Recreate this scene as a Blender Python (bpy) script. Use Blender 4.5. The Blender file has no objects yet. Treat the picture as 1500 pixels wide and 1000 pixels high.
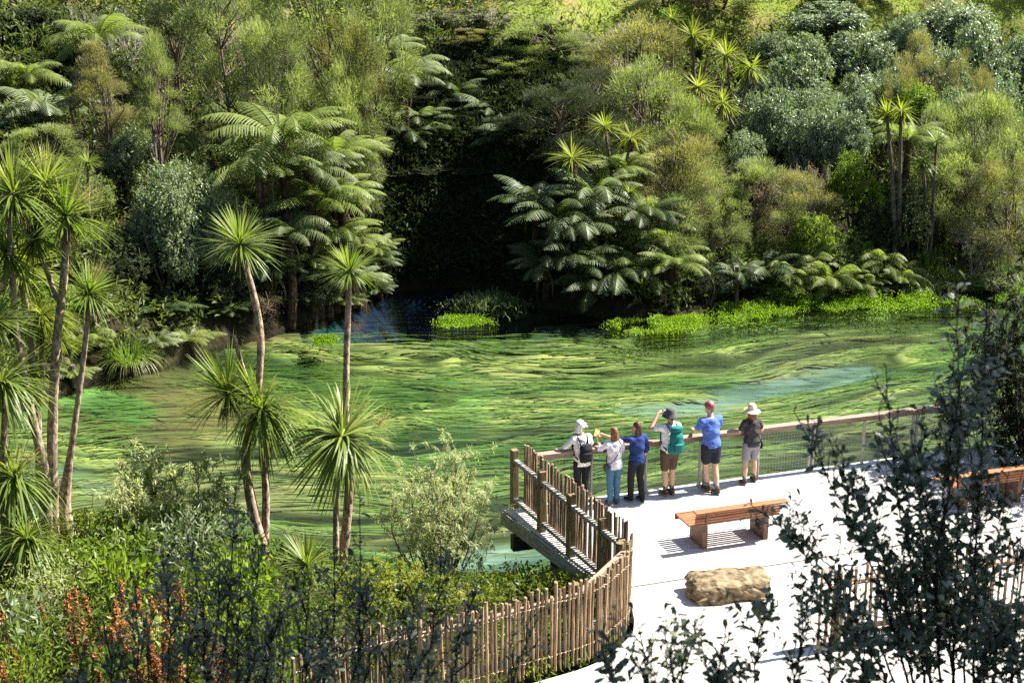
import bpy, math, random
import numpy as np
from mathutils import Vector, Matrix, Euler

C = bpy.context.scene
COL = C.collection
rng = np.random.default_rng(7)
random.seed(7)

# ------------------------------------------------------------------ camera
CAM_H, PITCH, FPX = 10.9, math.radians(16.0), 2000.0
cam_d = bpy.data.cameras.new('camera')
cam = bpy.data.objects.new('camera', cam_d)
COL.objects.link(cam)
cam.location = (0, 0, CAM_H)
cam.rotation_euler = (math.radians(90) - PITCH, 0, 0)
cam_d.sensor_width = 36.0
cam_d.lens = 36.0 * FPX / 1500.0
cam_d.clip_start, cam_d.clip_end = 0.2, 500.0
cam_d.dof.use_dof = True
cam_d.dof.focus_distance = 27.0
cam_d.dof.aperture_fstop = 4.0
C.camera = cam

# ------------------------------------------------------------------ light
SUN = Vector((0.78, 0.27, 1.0)).normalized()
world = bpy.data.worlds.new('World')
C.world = world
world.use_nodes = True
wn = world.node_tree
wn.nodes.clear()
sky = wn.nodes.new('ShaderNodeTexSky')
sky.sky_type = 'NISHITA'
sky.sun_disc = False
sky.sun_elevation = math.asin(SUN.z)
sky.sun_rotation = math.atan2(SUN.x, SUN.y)
bg = wn.nodes.new('ShaderNodeBackground')
bg.inputs['Strength'].default_value = 0.055
wo = wn.nodes.new('ShaderNodeOutputWorld')
wn.links.new(sky.outputs[0], bg.inputs[0])
wn.links.new(bg.outputs[0], wo.inputs[0])
sun_d = bpy.data.lights.new('sun', 'SUN')
sun_d.energy = 5.0
sun_d.angle = math.radians(0.5)
sun_d.color = (1.0, 0.95, 0.86)
sun = bpy.data.objects.new('sun', sun_d)
COL.objects.link(sun)
sun.rotation_euler = (-SUN).to_track_quat('-Z', 'Y').to_euler()
C.view_settings.view_transform = 'Standard'
C.view_settings.look = 'None'
C.view_settings.exposure = 2.0
C.view_settings.gamma = 1.0
C.view_settings.use_curve_mapping = False
C.render.engine = 'CYCLES'
cy = C.cycles
cy.max_bounces = 6
cy.diffuse_bounces = 3
cy.glossy_bounces = 2
cy.transmission_bounces = 3
cy.transparent_max_bounces = 6
cy.caustics_reflective = False
cy.caustics_refractive = False
cy.sample_clamp_indirect = 6.0
cy.use_denoising = False

# ------------------------------------------------------------------ projection helpers
CP, SP = math.cos(PITCH), math.sin(PITCH)

def ray(px, py):
    a, b = (px - 750) / FPX, (500 - py) / FPX
    return Vector((a, CP + b * SP, -SP + b * CP))

def at_z(px, py, z):
    d = ray(px, py)
    t = (z - CAM_H) / d.z
    return Vector((d.x * t, d.y * t, z))

def at_y(px, py, y):
    d = ray(px, py)
    t = y / d.y
    return Vector((d.x * t, y, CAM_H + d.z * t))

def ppm(p):
    """image pixels per metre at a point"""
    return FPX / (p[1] * CP - (p[2] - CAM_H) * SP)

# ------------------------------------------------------------------ mesh helpers
class MB:
    def __init__(self):
        self.v, self.t, self.q, self.r = [], [], [], []
        self.n = 0
    def add(self, V, tris=None, quads=None, r=0.5):
        V = np.asarray(V, dtype=np.float64).reshape(-1, 3)
        if tris is not None and len(tris):
            self.t.append(np.asarray(tris, dtype=np.int64).reshape(-1, 3) + self.n)
        if quads is not None and len(quads):
            self.q.append(np.asarray(quads, dtype=np.int64).reshape(-1, 4) + self.n)
        rr = np.empty(len(V)); rr[:] = r
        self.v.append(V); self.r.append(rr)
        self.n += len(V)
        return self
    def box(self, c, s, rot=None, r=0.5, bev=0.0):
        """box centred at c with full sizes s; rot = 3x3 matrix"""
        h = np.array(s, float) / 2
        if bev <= 0:
            V = np.array([[x, y, z] for x in (-1, 1) for y in (-1, 1) for z in (-1, 1)], float) * h
            Q = [(0, 1, 3, 2), (4, 6, 7, 5), (0, 4, 5, 1), (2, 3, 7, 6), (0, 2, 6, 4), (1, 5, 7, 3)]
            T = None
        else:
            b = min(bev, *(h * 0.8))
            V = []
            for x in (-1, 1):
                for y in (-1, 1):
                    for z in (-1, 1):
                        V += [(x * h[0], y * (h[1] - b), z * (h[2] - b)), (x * (h[0] - b), y * h[1], z * (h[2] - b)), (x * (h[0] - b), y * (h[1] - b), z * h[2])]
            V = np.array(V)
            def I(x, y, z, a): return ((x * 2 + y) * 2 + z) * 3 + a
            Q = [(I(0,0,0,0), I(0,0,1,0), I(0,1,1,0), I(0,1,0,0)), (I(1,0,0,0), I(1,1,0,0), I(1,1,1,0), I(1,0,1,0)),
                 (I(0,0,0,1), I(1,0,0,1), I(1,0,1,1), I(0,0,1,1)), (I(0,1,0,1), I(0,1,1,1), I(1,1,1,1), I(1,1,0,1)),
                 (I(0,0,0,2), I(0,1,0,2), I(1,1,0,2), I(1,0,0,2)), (I(0,0,1,2), I(1,0,1,2), I(1,1,1,2), I(0,1,1,2))]
            for z in (0, 1):
                for y in (0, 1):
                    Q.append((I(0,y,z,1), I(1,y,z,1), I(1,y,z,2), I(0,y,z,2)))
                for x in (0, 1):
                    Q.append((I(x,0,z,0), I(x,1,z,0), I(x,1,z,2), I(x,0,z,2)))
            for x in (0, 1):
                for y in (0, 1):
                    Q.append((I(x,y,0,0), I(x,y,1,0), I(x,y,1,1), I(x,y,0,1)))
            T = [(I(x,y,z,0), I(x,y,z,1), I(x,y,z,2)) for x in (0,1) for y in (0,1) for z in (0,1)]
        if rot is not None:
            V = V @ np.array(rot, float).T
        self.add(V + np.array(c, float), T, Q, r)
        return self
    def tube(self, P, R, sides=6, cap=True, r=0.5):
        P = np.asarray(P, float)
        n = len(P)
        R = np.broadcast_to(np.asarray(R, float), (n,))
        T = np.gradient(P, axis=0)
        T /= np.linalg.norm(T, axis=1)[:, None] + 1e-9
        ref = np.array([0, 0, 1.0]) if abs(T[:, 2]).mean() < 0.8 else np.array([1.0, 0, 0])
        A = np.cross(T, ref); A /= np.linalg.norm(A, axis=1)[:, None] + 1e-9
        B = np.cross(T, A)
        ang = np.arange(sides) * 2 * math.pi / sides
        V = P[:, None, :] + R[:, None, None] * (np.cos(ang)[None, :, None] * A[:, None, :] + np.sin(ang)[None, :, None] * B[:, None, :])
        V = V.reshape(-1, 3)
        i = np.arange(n - 1)[:, None] * sides
        j = np.arange(sides)[None, :]
        k = (j + 1) % sides
        Q = np.stack([i + j, i + k, i + sides + k, i + sides + j], -1).reshape(-1, 4)
        T3 = []
        if cap:
            V = np.vstack([V, P[0], P[-1]])
            a, b = n * sides, n * sides + 1
            T3 = [(a, (s + 1) % sides, s) for s in range(sides)] + [(b, (n - 1) * sides + s, (n - 1) * sides + (s + 1) % sides) for s in range(sides)]
        self.add(V, T3, Q, r)
        return self
    def lathe(self, prof, c=(0, 0, 0), sides=20, sx=1, sy=1, r=0.5):
        prof = np.asarray(prof, float)
        ang = np.arange(sides) * 2 * math.pi / sides
        V = np.stack([np.cos(ang)[None, :] * prof[:, :1] * sx, np.sin(ang)[None, :] * prof[:, :1] * sy, np.broadcast_to(prof[:, 1:], (len(prof), sides))], -1).reshape(-1, 3) + np.array(c, float)
        i = np.arange(len(prof) - 1)[:, None] * sides
        j = np.arange(sides)[None, :]
        k = (j + 1) % sides
        self.add(V, None, np.stack([i + j, i + k, i + sides + k, i + sides + j], -1).reshape(-1, 4), r)
        return self
    def prism(self, poly, z0, z1, r=0.5):
        n = len(poly)
        V = [(p[0], p[1], z0) for p in poly] + [(p[0], p[1], z1) for p in poly]
        Q = [(i, (i + 1) % n, n + (i + 1) % n, n + i) for i in range(n)]
        T = []
        for i in range(1, n - 1):
            T.append((n, n + i, n + i + 1)); T.append((0, i + 1, i))
        self.add(V, T, Q, r)
        return self
    def mesh(self, name, m=None, smooth=False):
        me = bpy.data.meshes.new(name)
        V = np.vstack(self.v) if self.v else np.zeros((0, 3))
        t = np.vstack(self.t) if self.t else np.zeros((0, 3), np.int64)
        q = np.vstack(self.q) if self.q else np.zeros((0, 4), np.int64)
        me.vertices.add(len(V))
        me.vertices.foreach_set('co', V.astype(np.float32).ravel())
        nl = len(t) * 3 + len(q) * 4
        me.loops.add(nl)
        me.loops.foreach_set('vertex_index', np.concatenate([t.ravel(), q.ravel()]).astype(np.int32))
        me.polygons.add(len(t) + len(q))
        ls = np.concatenate([np.arange(len(t)) * 3, len(t) * 3 + np.arange(len(q)) * 4]).astype(np.int32)
        me.polygons.foreach_set('loop_start', ls)
        me.polygons.foreach_set('use_smooth', np.full(len(t) + len(q), bool(smooth)))
        at = me.attributes.new('rnd', 'FLOAT', 'POINT')
        at.data.foreach_set('value', np.concatenate(self.r).astype(np.float32) if self.r else np.zeros(0, np.float32))
        me.update(calc_edges=True)
        if m is not None:
            me.materials.append(m)
        return me
    def obj(self, name, m=None, parent=None, smooth=False):
        return link(name, self.mesh(name, m, smooth), parent)

def link(name, me, parent=None, loc=None, rot=None, scale=None, mat=None):
    o = bpy.data.objects.new(name, me)
    COL.objects.link(o)
    if parent is not None:
        o.parent = parent
    if loc is not None: o.location = loc
    if rot is not None: o.rotation_euler = rot
    if scale is not None: o.scale = (scale,) * 3 if isinstance(scale, (int, float)) else scale
    if mat is not None and me is not None:
        o.material_slots[0].link = 'OBJECT'
        o.material_slots[0].material = mat
    return o

def tag(o, label=None, cat=None, group=None, kind=None):
    if label: o['label'] = label
    if cat: o['category'] = cat
    if group: o['group'] = group
    if kind: o['kind'] = kind
    return o

def thing(name, label, cat, loc=(0, 0, 0), rotz=0.0, group=None, scale=None):
    o = link(name, None, None, loc, (0, 0, rotz), scale)
    return tag(o, label, cat, group)

def unit(a):
    return a / (np.linalg.norm(a, axis=-1, keepdims=True) + 1e-9)

# numpy value noise -----------------------------------------------------------
def _hash(ix, iy, s):
    h = (ix.astype(np.int64) * 374761393 + iy.astype(np.int64) * 668265263 + s * 1442695041) & 0xFFFFFFFF
    h = ((h ^ (h >> 13)) * 1274126177) & 0xFFFFFFFF
    return ((h ^ (h >> 16)) & 0xFFFF) / 65535.0

def vnoise(x, y, s=0):
    x = np.asarray(x, float); y = np.asarray(y, float)
    ix, iy = np.floor(x), np.floor(y)
    fx, fy = x - ix, y - iy
    fx = fx * fx * (3 - 2 * fx); fy = fy * fy * (3 - 2 * fy)
    a, b = _hash(ix, iy, s), _hash(ix + 1, iy, s)
    c, d = _hash(ix, iy + 1, s), _hash(ix + 1, iy + 1, s)
    return (a + (b - a) * fx) * (1 - fy) + (c + (d - c) * fx) * fy

def fbm(x, y, s=0, o=4):
    v, a, t = 0, 0.5, 0
    for k in range(o):
        v = v + a * vnoise(np.asarray(x) * 2 ** k, np.asarray(y) * 2 ** k, s + k)
        t += a; a *= 0.5
    return v / t

def sstep(a, b, x):
    t = np.clip((x - a) / (b - a), 0, 1)
    return t * t * (3 - 2 * t)

# ------------------------------------------------------------------ materials
def newmat(name):
    m = bpy.data.materials.new(name)
    m.use_nodes = True
    nt = m.node_tree
    nt.nodes.clear()
    out = nt.nodes.new('ShaderNodeOutputMaterial')
    return m, nt, out

def N(nt, typ, **kw):
    n = nt.nodes.new(typ)
    for k, v in kw.items():
        if hasattr(n, k): setattr(n, k, v)
        else: n.inputs[k].default_value = v
    return n

def ramp(nt, fac, stops):
    n = nt.nodes.new('ShaderNodeValToRGB')
    e = n.color_ramp.elements
    while len(e) < len(stops): e.new(0.5)
    for i, (p, c) in enumerate(stops):
        e[i].position = p
        e[i].color = (*c, 1)
    nt.links.new(fac, n.inputs[0])
    return n.outputs[0]

def math2(nt, op, a, b):
    n = nt.nodes.new('ShaderNodeMath'); n.operation = op
    for i, v in enumerate((a, b)):
        if isinstance(v, (int, float)): n.inputs[i].default_value = v
        else: nt.links.new(v, n.inputs[i])
    return n.outputs[0]

def mixc(nt, fac, a, b, mode='MIX'):
    n = nt.nodes.new('ShaderNodeMixRGB'); n.blend_type = mode
    for i, v in enumerate((fac, a, b)):
        if isinstance(v, (int, float)): n.inputs[i].default_value = v
        elif isinstance(v, tuple): n.inputs[i].default_value = (*v, 1)
        else: nt.links.new(v, n.inputs[i])
    return n.outputs[0]

def leafmat(name, c1, c2, c3=None, trans=0.35, tcol=None, rough=0.45, spec=0.4, objvar=0.5):
    """leaf: colour from c1..c2(..c3) by per-leaf random and a slower per-plant random; part of the light passes through"""
    m, nt, out = newmat(name)
    L = nt.links
    at = N(nt, 'ShaderNodeAttribute', attribute_name='rnd')
    oi = N(nt, 'ShaderNodeObjectInfo')
    f = math2(nt, 'ADD', math2(nt, 'MULTIPLY', at.outputs['Fac'], 1.0 - objvar * 0.5), math2(nt, 'MULTIPLY', oi.outputs['Random'], objvar * 0.5))
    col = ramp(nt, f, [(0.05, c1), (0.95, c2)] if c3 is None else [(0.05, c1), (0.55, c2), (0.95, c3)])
    pb = N(nt, 'ShaderNodeBsdfPrincipled')
    pb.inputs['Roughness'].default_value = rough
    pb.inputs['Specular IOR Level'].default_value = spec
    L.new(col, pb.inputs['Base Color'])
    tr = N(nt, 'ShaderNodeBsdfTranslucent')
    tc = mixc(nt, 1.0, col, tcol or (1.5, 1.7, 0.7), 'MULTIPLY')
    L.new(tc, tr.inputs['Color'])
    mx = N(nt, 'ShaderNodeMixShader')
    mx.inputs[0].default_value = trans
    L.new(pb.outputs[0], mx.inputs[1]); L.new(tr.outputs[0], mx.inputs[2])
    L.new(mx.outputs[0], out.inputs[0])
    return m

def plain(name, col, rough=0.7, spec=0.3, var=0.15, nscale=8.0, bump=0.0, metal=0.0, stretch=None, col2=None, objvar=0.0):
    m, nt, out = newmat(name)
    L = nt.links
    tc = N(nt, 'ShaderNodeTexCoord')
    mp = N(nt, 'ShaderNodeMapping')
    if stretch: mp.inputs['Scale'].default_value = stretch
    L.new(tc.outputs['Object'], mp.inputs[0])
    nz = N(nt, 'ShaderNodeTexNoise')
    nz.inputs['Scale'].default_value = nscale
    nz.inputs['Detail'].default_value = 5
    L.new(mp.outputs[0], nz.inputs['Vector'])
    lo = tuple(c * (1 - var * 2) for c in col)
    hi = col2 or tuple(min(1, c * (1 + var * 2)) for c in col)
    cc = ramp(nt, nz.outputs['Fac'], [(0.3, lo), (0.7, hi)])
    if objvar:
        oi = N(nt, 'ShaderNodeObjectInfo')
        g = math2(nt, 'ADD', math2(nt, 'MULTIPLY', oi.outputs['Random'], 2 * objvar), 1 - objvar)
        cmb = N(nt, 'ShaderNodeCombineColor')
        for i in range(3): L.new(g, cmb.inputs[i])
        cc = mixc(nt, 1.0, cc, cmb.outputs[0], 'MULTIPLY')
    pb = N(nt, 'ShaderNodeBsdfPrincipled')
    pb.inputs['Roughness'].default_value = rough
    pb.inputs['Specular IOR Level'].default_value = spec
    pb.inputs['Metallic'].default_value = metal
    L.new(cc, pb.inputs['Base Color'])
    if bump:
        bp = N(nt, 'ShaderNodeBump')
        bp.inputs['Strength'].default_value = bump
        bp.inputs['Distance'].default_value = 0.02
        L.new(nz.outputs['Fac'], bp.inputs['Height'])
        L.new(bp.outputs[0], pb.inputs['Normal'])
    L.new(pb.outputs[0], out.inputs[0])
    return m

# ------------------------------------------------------------------ terrain
FBpx = [(-300, 690), (0, 612), (130, 562), (230, 540), (300, 514), (390, 490), (470, 468), (520, 452), (545, 436), (600, 424), (680, 420), (745, 430), (768, 448), (850, 460), (910, 472), (1000, 470), (1060, 454), (1200, 440), (1390, 428), (1600, 416), (2000, 398)]
FB = np.array([at_z(x, y, 0)[:2] for x, y in FBpx])
FB = np.vstack([[-19, 14], FB, [60, 60]])
FSpx = [(-300, 690), (0, 612), (130, 562), (230, 540), (300, 514), (390, 490), (480, 472), (640, 470), (900, 470), (1000, 468), (1060, 454), (1200, 440), (1390, 428), (1600, 416), (2000, 398)]
FS = np.array([at_z(x, y, 0)[:2] for x, y in FSpx])
FS = np.vstack([[-19, 14], FS, [60, 60]])
NBpx = [(-300, 900), (-100, 830), (120, 775), (250, 770), (330, 800), (430, 822), (560, 850), (690, 862), (800, 850), (900, 810), (1000, 770), (1185, 712), (1400, 680), (1700, 620), (2000, 575)]
NB = np.array([at_z(x, y, 0)[:2] for x, y in NBpx])
NB = np.vstack([[-13, 10], NB, [60, 40]])
RIVER = np.vstack([FB, NB[::-1]])

def dist_poly(P, L, closed=False):
    P = np.asarray(P, float)
    A = L if closed else L[:-1]
    B = np.roll(L, -1, 0) if closed else L[1:]
    best = np.full(len(P), 1e9)
    for a, b in zip(A, B):
        ab = b - a
        t = np.clip(((P - a) @ ab) / (ab @ ab), 0, 1)
        d = np.linalg.norm(P - (a + t[:, None] * ab), axis=1)
        best = np.minimum(best, d)
    return best

def inside(P, L):
    P = np.asarray(P, float)
    r = np.zeros(len(P), bool)
    x, y = P[:, 0], P[:, 1]
    for a, b in zip(L, np.roll(L, -1, 0)):
        c = (a[1] > y) != (b[1] > y)
        if c.any():
            xi = (b[0] - a[0]) * (y - a[1]) / (b[1] - a[1] + 1e-12) + a[0]
            r ^= c & (x < xi)
    return r

def terrain(P):
    P = np.asarray(P, float).reshape(-1, 2)
    dF, dN = dist_poly(P, FB), dist_poly(P, NB)
    s = np.minimum(dF, dN)
    ins = inside(P, RIVER)
    x, y = P[:, 0], P[:, 1]
    right = 0.2 + 0.09 * np.minimum(s, 3.5) + 0.54 * np.maximum(s - 3.5, 0)
    left = 0.2 + 0.72 * np.minimum(s, 6) + 0.50 * np.maximum(s - 6, 0)
    cove = 0.2 + 1.5 * np.minimum(s, 2.6) + 0.50 * np.maximum(s - 2.6, 0)
    wl = 1 - sstep(-6.5, -3.5, x)
    wr = sstep(1.0, 5.0, x)
    wc = np.clip(1 - wl - wr, 0, 1)
    far = left * wl + right * wr + cove * wc
    far = far + (fbm(x * 0.35, y * 0.35, 3) - 0.5) * np.minimum(s, 3) * 0.5
    far = np.minimum(far, 24 + 0.1 * s)
    near = np.minimum(0.4 * s, 1.1) + np.maximum(0, 14.5 - y) * 0.56
    near = near + (fbm(x * 0.8, y * 0.8, 9) - 0.5) * 0.15 * np.minimum(s, 1)
    near = np.where((y < 3) & (abs(x) < 6), np.minimum(near, 9.25), near)
    z = np.where(dN < dF, near, far)
    return np.where(ins, -np.minimum(4.5, 0.06 + s * 2.2), z)

def tz(x, y):
    return float(terrain([[x, y]])[0])

def grid_mesh(X, Y, Z, keep=None):
    ny, nx = X.shape
    V = np.stack([X, Y, Z], -1).reshape(-1, 3)
    i = np.arange(ny - 1)[:, None] * nx + np.arange(nx - 1)[None, :]
    Q = np.stack([i, i + 1, i + nx + 1, i + nx], -1).reshape(-1, 4)
    if keep is not None:
        k = keep.reshape(-1)
        Q = Q[k[Q].any(axis=1)]
        used = np.zeros(len(V), bool); used[Q.ravel()] = True
        idx = np.cumsum(used) - 1
        return V[used], idx[Q], used
    return V, Q, None

gx = np.concatenate([np.arange(-90, -24, 3.0), np.arange(-24, 30, 0.4), np.arange(30, 100, 3.0)])
gy = np.concatenate([np.arange(-8, 70, 0.4), np.arange(70, 150, 4.0)])
X, Y = np.meshgrid(gx, gy)
Z = terrain(np.stack([X.ravel(), Y.ravel()], -1)).reshape(X.shape)
V, Q, _ = grid_mesh(X, Y, Z)

m, nt, out = newmat('ground_soil')
geo = N(nt, 'ShaderNodeNewGeometry')
n1 = N(nt, 'ShaderNodeTexNoise'); n1.inputs['Scale'].default_value = 0.35; n1.inputs['Detail'].default_value = 6
n2 = N(nt, 'ShaderNodeTexNoise'); n2.inputs['Scale'].default_value = 9.0; n2.inputs['Detail'].default_value = 6
nt.links.new(geo.outputs['Position'], n1.inputs['Vector']); nt.links.new(geo.outputs['Position'], n2.inputs['Vector'])
ca = ramp(nt, n1.outputs['Fac'], [(0.35, (0.014, 0.010, 0.006)), (0.5, (0.020, 0.017, 0.008)), (0.62, (0.028, 0.028, 0.010))])
cg = ramp(nt, n1.outputs['Fac'], [(0.35, (0.19, 0.15, 0.06)), (0.5, (0.14, 0.16, 0.035)), (0.62, (0.13, 0.17, 0.02))])
sx_ = N(nt, 'ShaderNodeSeparateXYZ'); nt.links.new(geo.outputs['Position'], sx_.inputs[0])
mr = N(nt, 'ShaderNodeMapRange'); mr.inputs['From Min'].default_value = 6.8; mr.inputs['From Max'].default_value = 8.2
nt.links.new(sx_.outputs['Z'], mr.inputs['Value'])
mr2 = N(nt, 'ShaderNodeMapRange'); mr2.inputs['From Min'].default_value = 51; mr2.inputs['From Max'].default_value = 54
nt.links.new(sx_.outputs['Y'], mr2.inputs['Value'])
ca = mixc(nt, math2(nt, 'MULTIPLY', mr.outputs[0], mr2.outputs[0]), ca, cg)
cb = ramp(nt, n2.outputs['Fac'], [(0.3, (0.5, 0.5, 0.5)), (0.7, (1.25, 1.25, 1.25))])
cc = mixc(nt, 1.0, ca, cb, 'MULTIPLY')
pb = N(nt, 'ShaderNodeBsdfPrincipled'); pb.inputs['Roughness'].default_value = 0.95; pb.inputs['Specular IOR Level'].default_value = 0.1
bp = N(nt, 'ShaderNodeBump'); bp.inputs['Strength'].default_value = 0.8; bp.inputs['Distance'].default_value = 0.1
nt.links.new(n2.outputs['Fac'], bp.inputs['Height']); nt.links.new(bp.outputs[0], pb.inputs['Normal'])
nt.links.new(cc, pb.inputs['Base Color']); nt.links.new(pb.outputs[0], out.inputs[0])
ground_mat = m
b = MB(); b.add(V, None, Q)
tag(b.obj('ground', ground_mat, smooth=True), kind='structure')

# ------------------------------------------------------------------ river bed with its weed, strands, water
def flow(P):
    """(along, across, depth factor): across is a stream function, 0 at the near bank and 1 at the far bank"""
    dF, dN = dist_poly(P, FS), dist_poly(P, NB)
    v = dN / (dF + dN + 1e-6)
    k = 0.62 * (1 - sstep(-5.0, 6.0, P[:, 0]))       # on the left the weed trails more across the picture than along the banks
    v = v * (1 - k) + k * (P[:, 1] - 23.0 + 0.05 * P[:, 0]) / 18.5
    return P[:, 0] + 0.25 * P[:, 1], v, np.minimum(dF, dN)

def weed_fields(P):
    u, v, d = flow(P)
    w = v * 17.0
    uu = u + 1.6 * (fbm(u * 0.12, w * 0.25, 21) - 0.5) * 4
    ww = w + 2.0 * (fbm(u * 0.12, w * 0.22, 31) - 0.5) * 2 + 0.7 * (fbm(u * 0.45, w * 0.7, 35) - 0.5) + 0.22 * np.sin(u * 0.3 + w * 0.8)
    a = fbm(uu * 0.10, ww * 0.95, 41, 4)
    b_ = fbm(uu * 0.15, ww * 2.4, 51, 3)
    c_ = vnoise(uu * 0.3, ww * 7.0, 61)
    rid = 1 - np.abs(a * 2 - 1) * 1.6
    g1 = sstep(0.005, 0.075, np.abs(fbm(uu * 0.10, ww * 0.55, 91, 3) - .5)); g2 = sstep(0.0, 0.06, np.abs(fbm(uu * 0.14, ww * 0.95, 95, 3) - .47))
    h = np.clip((0.50 * rid + 0.34 * b_ + 0.16 * c_) * (0.38 + 0.62 * g1) * (0.50 + 0.50 * g2), 0, 1)
    return u, v, d, uu, ww, a, b_, h

def chan(P, pts, wid):
    """soft-edged patch along a polyline of pixels: sand, emerald weed, painted reflections"""
    L = np.array([at_z(x, y, -0.7)[:2] for x, y in pts])
    d = dist_poly(P, L)
    return 1 - sstep(wid * 0.45, wid, d + (fbm(P[:, 0] * 0.6, P[:, 1] * 2.0, 71) - 0.5) * wid * 1.1)

def sand_field(P):
    s = chan(P, [(940, 588), (1040, 578), (1110, 560), (1180, 545), (1260, 528)], 0.85)
    s = np.maximum(s, chan(P, [(1090, 455), (1200, 452), (1350, 440)], 0.6) * 0.8)
    s = np.maximum(s, chan(P, [(640, 800), (720, 800), (800, 810), (870, 840)], 1.0) * .8)
    s = np.maximum(s, chan(P, [(560, 474), (640, 488), (720, 500), (790, 503)], 1.1) * 0.75)
    s = np.maximum(s, chan(P, [(70, 690), (110, 690), (140, 700)], 0.8) * 0.45)
    s = np.maximum(s, chan(P, [(400, 505), (450, 500)], 0.7) * 0.7)
    return s * (0.55 + 0.45 * sstep(.35, .6, fbm(P[:, 0] * .5 + P[:, 1] * .1, (P[:, 1] - P[:, 0] * .18) * 4.5, 171, 3)))

def emerald_field(P):
    e = chan(P, [(600, 655), (660, 630), (700, 560)], 0.8) * 0.7
    for pts, w, k in (([(1010, 550), (1060, 552), (1100, 560)], .8, 1.0), ([(560, 560), (640, 548)], .9, .8), ([(90, 606), (180, 614)], 1.1, 1.0), ([(690, 805), (750, 812)], .55, 1.0), ([(540, 712), (570, 705)], .4, 1.0), ([(520, 600), (580, 640)], .7, .7)):
        e = np.maximum(e, chan(P, pts, w) * k)
    return e

bx = np.arange(-17, 24, 0.085); by = np.arange(17, 47, 0.075)
X, Y = np.meshgrid(bx, by)
P = np.stack([X.ravel(), Y.ravel()], -1)
ins = inside(P, RIVER)
vis = np.abs(P[:, 0]) < 0.40 * P[:, 1] + 2.0
keepm = ins & vis
H = np.zeros(len(P)); SA = np.zeros(len(P)); EM = np.zeros(len(P)); DP = np.zeros(len(P)); TON = np.zeros(len(P)); COVE = np.zeros(len(P)); BRN = np.zeros(len(P)); DRK = np.zeros(len(P)); MAT = np.zeros(len(P)); DEP = np.zeros(len(P))
Pk = P[keepm]
u, v, d, uu, ww, a, b_, h = weed_fields(Pk)
sa = sand_field(Pk); em = emerald_field(Pk)
cove_d = np.maximum(0, Pk[:, 1] - np.interp(Pk[:, 0], FS[:, 0], FS[:, 1]))
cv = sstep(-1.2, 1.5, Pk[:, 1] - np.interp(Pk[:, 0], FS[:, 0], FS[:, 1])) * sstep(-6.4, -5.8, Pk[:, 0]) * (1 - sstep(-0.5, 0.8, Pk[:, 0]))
dB = np.minimum(dist_poly(Pk, FB), dist_poly(Pk, NB))
depth = np.where(cv > .02, np.minimum(0.10 + dB * 0.9, 0.95 + cv * 1.6), np.minimum(0.12 + d * 0.30, 0.95))
depth = np.minimum(depth, .08 + 1.2 * dB)
relief = (h - 0.45) * 0.17 * (1 - 0.85 * sa) * (1 - 0.9 * cv)
zb = -depth + relief - 0.12 * sa
zb = np.minimum(zb, -0.03)
DEP[keepm] = depth / 2.6; MAT[keepm] = .55 * fbm(uu * .12, ww * .65, 211, 3) + .45 * fbm(uu * .26, ww * 1.5, 215, 2); DRK[keepm] = np.maximum(chan(Pk, [(430, 492), (520, 496), (640, 488), (800, 484), (930, 488)], 2.3), .8 * chan(Pk, [(640, 518), (760, 512), (900, 500)], .9)) * (.35 + .65 * sstep(.30, .52, fbm(uu * .12, ww * .9, 191, 3))); BRN[keepm] = np.maximum(chan(Pk, [(60, 580), (160, 585), (250, 610), (300, 600)], 3.2), chan(Pk, [(400, 505), (330, 525), (250, 560)], 1.6)) * .95 * (1 - .9 * em)
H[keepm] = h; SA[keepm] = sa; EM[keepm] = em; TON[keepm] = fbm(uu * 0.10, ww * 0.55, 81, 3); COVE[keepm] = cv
Zb = np.full(len(P), -0.2); Zb[keepm] = zb
V, Q, used = grid_mesh(X, Y, Zb.reshape(X.shape), keepm.reshape(X.shape))
b = MB(); b.add(V, None, Q)
m, nt, out = newmat('river_bed')
def attr(nt, n): return N(nt, 'ShaderNodeAttribute', attribute_name=n).outputs['Fac']
weedc = ramp(nt, attr(nt, 'ton'), [(0.26, (0.042, 0.082, 0.020)), (0.40, (0.125, 0.152, 0.038)), (0.54, (0.230, 0.226, 0.078)), (0.68, (0.165, 0.142, 0.060))])
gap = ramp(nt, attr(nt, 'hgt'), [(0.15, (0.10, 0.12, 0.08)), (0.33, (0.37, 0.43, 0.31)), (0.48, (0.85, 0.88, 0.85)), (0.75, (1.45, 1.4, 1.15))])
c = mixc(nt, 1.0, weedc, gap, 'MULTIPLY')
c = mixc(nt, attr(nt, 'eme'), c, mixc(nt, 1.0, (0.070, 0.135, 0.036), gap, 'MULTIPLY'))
c = mixc(nt, attr(nt, 'snd'), c, (0.145, 0.195, 0.165))
c = mixc(nt, attr(nt, 'drk'), c, mixc(nt, 1.0, (0.035, 0.055, 0.034), gap, 'MULTIPLY'))  # darker, deeper bed at the spring mouth, with dark reflection painted in
c = mixc(nt, attr(nt, 'brn'), c, mixc(nt, 1.0, (0.070, 0.056, 0.022), gap, 'MULTIPLY'))  # brown water at left: the bank's dark reflection painted into the bed
c = mixc(nt, attr(nt, 'cov'), c, ramp(nt, attr(nt, 'cov'), [(0.15, (0.045, 0.12, 0.09)), (0.5, (0.012, 0.085, 0.09)), (0.9, (0.002, 0.010, 0.035))]))  # turquoise to navy: water depth plus the cove's shade, put into the colour
geo = N(nt, 'ShaderNodeNewGeometry')
mp = N(nt, 'ShaderNodeMapping'); mp.inputs['Scale'].default_value = (1.1, 7, 2)
nt.links.new(geo.outputs['Position'], mp.inputs[0])
n2 = N(nt, 'ShaderNodeTexNoise'); n2.inputs['Scale'].default_value = 1.0; n2.inputs['Detail'].default_value = 8
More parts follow.
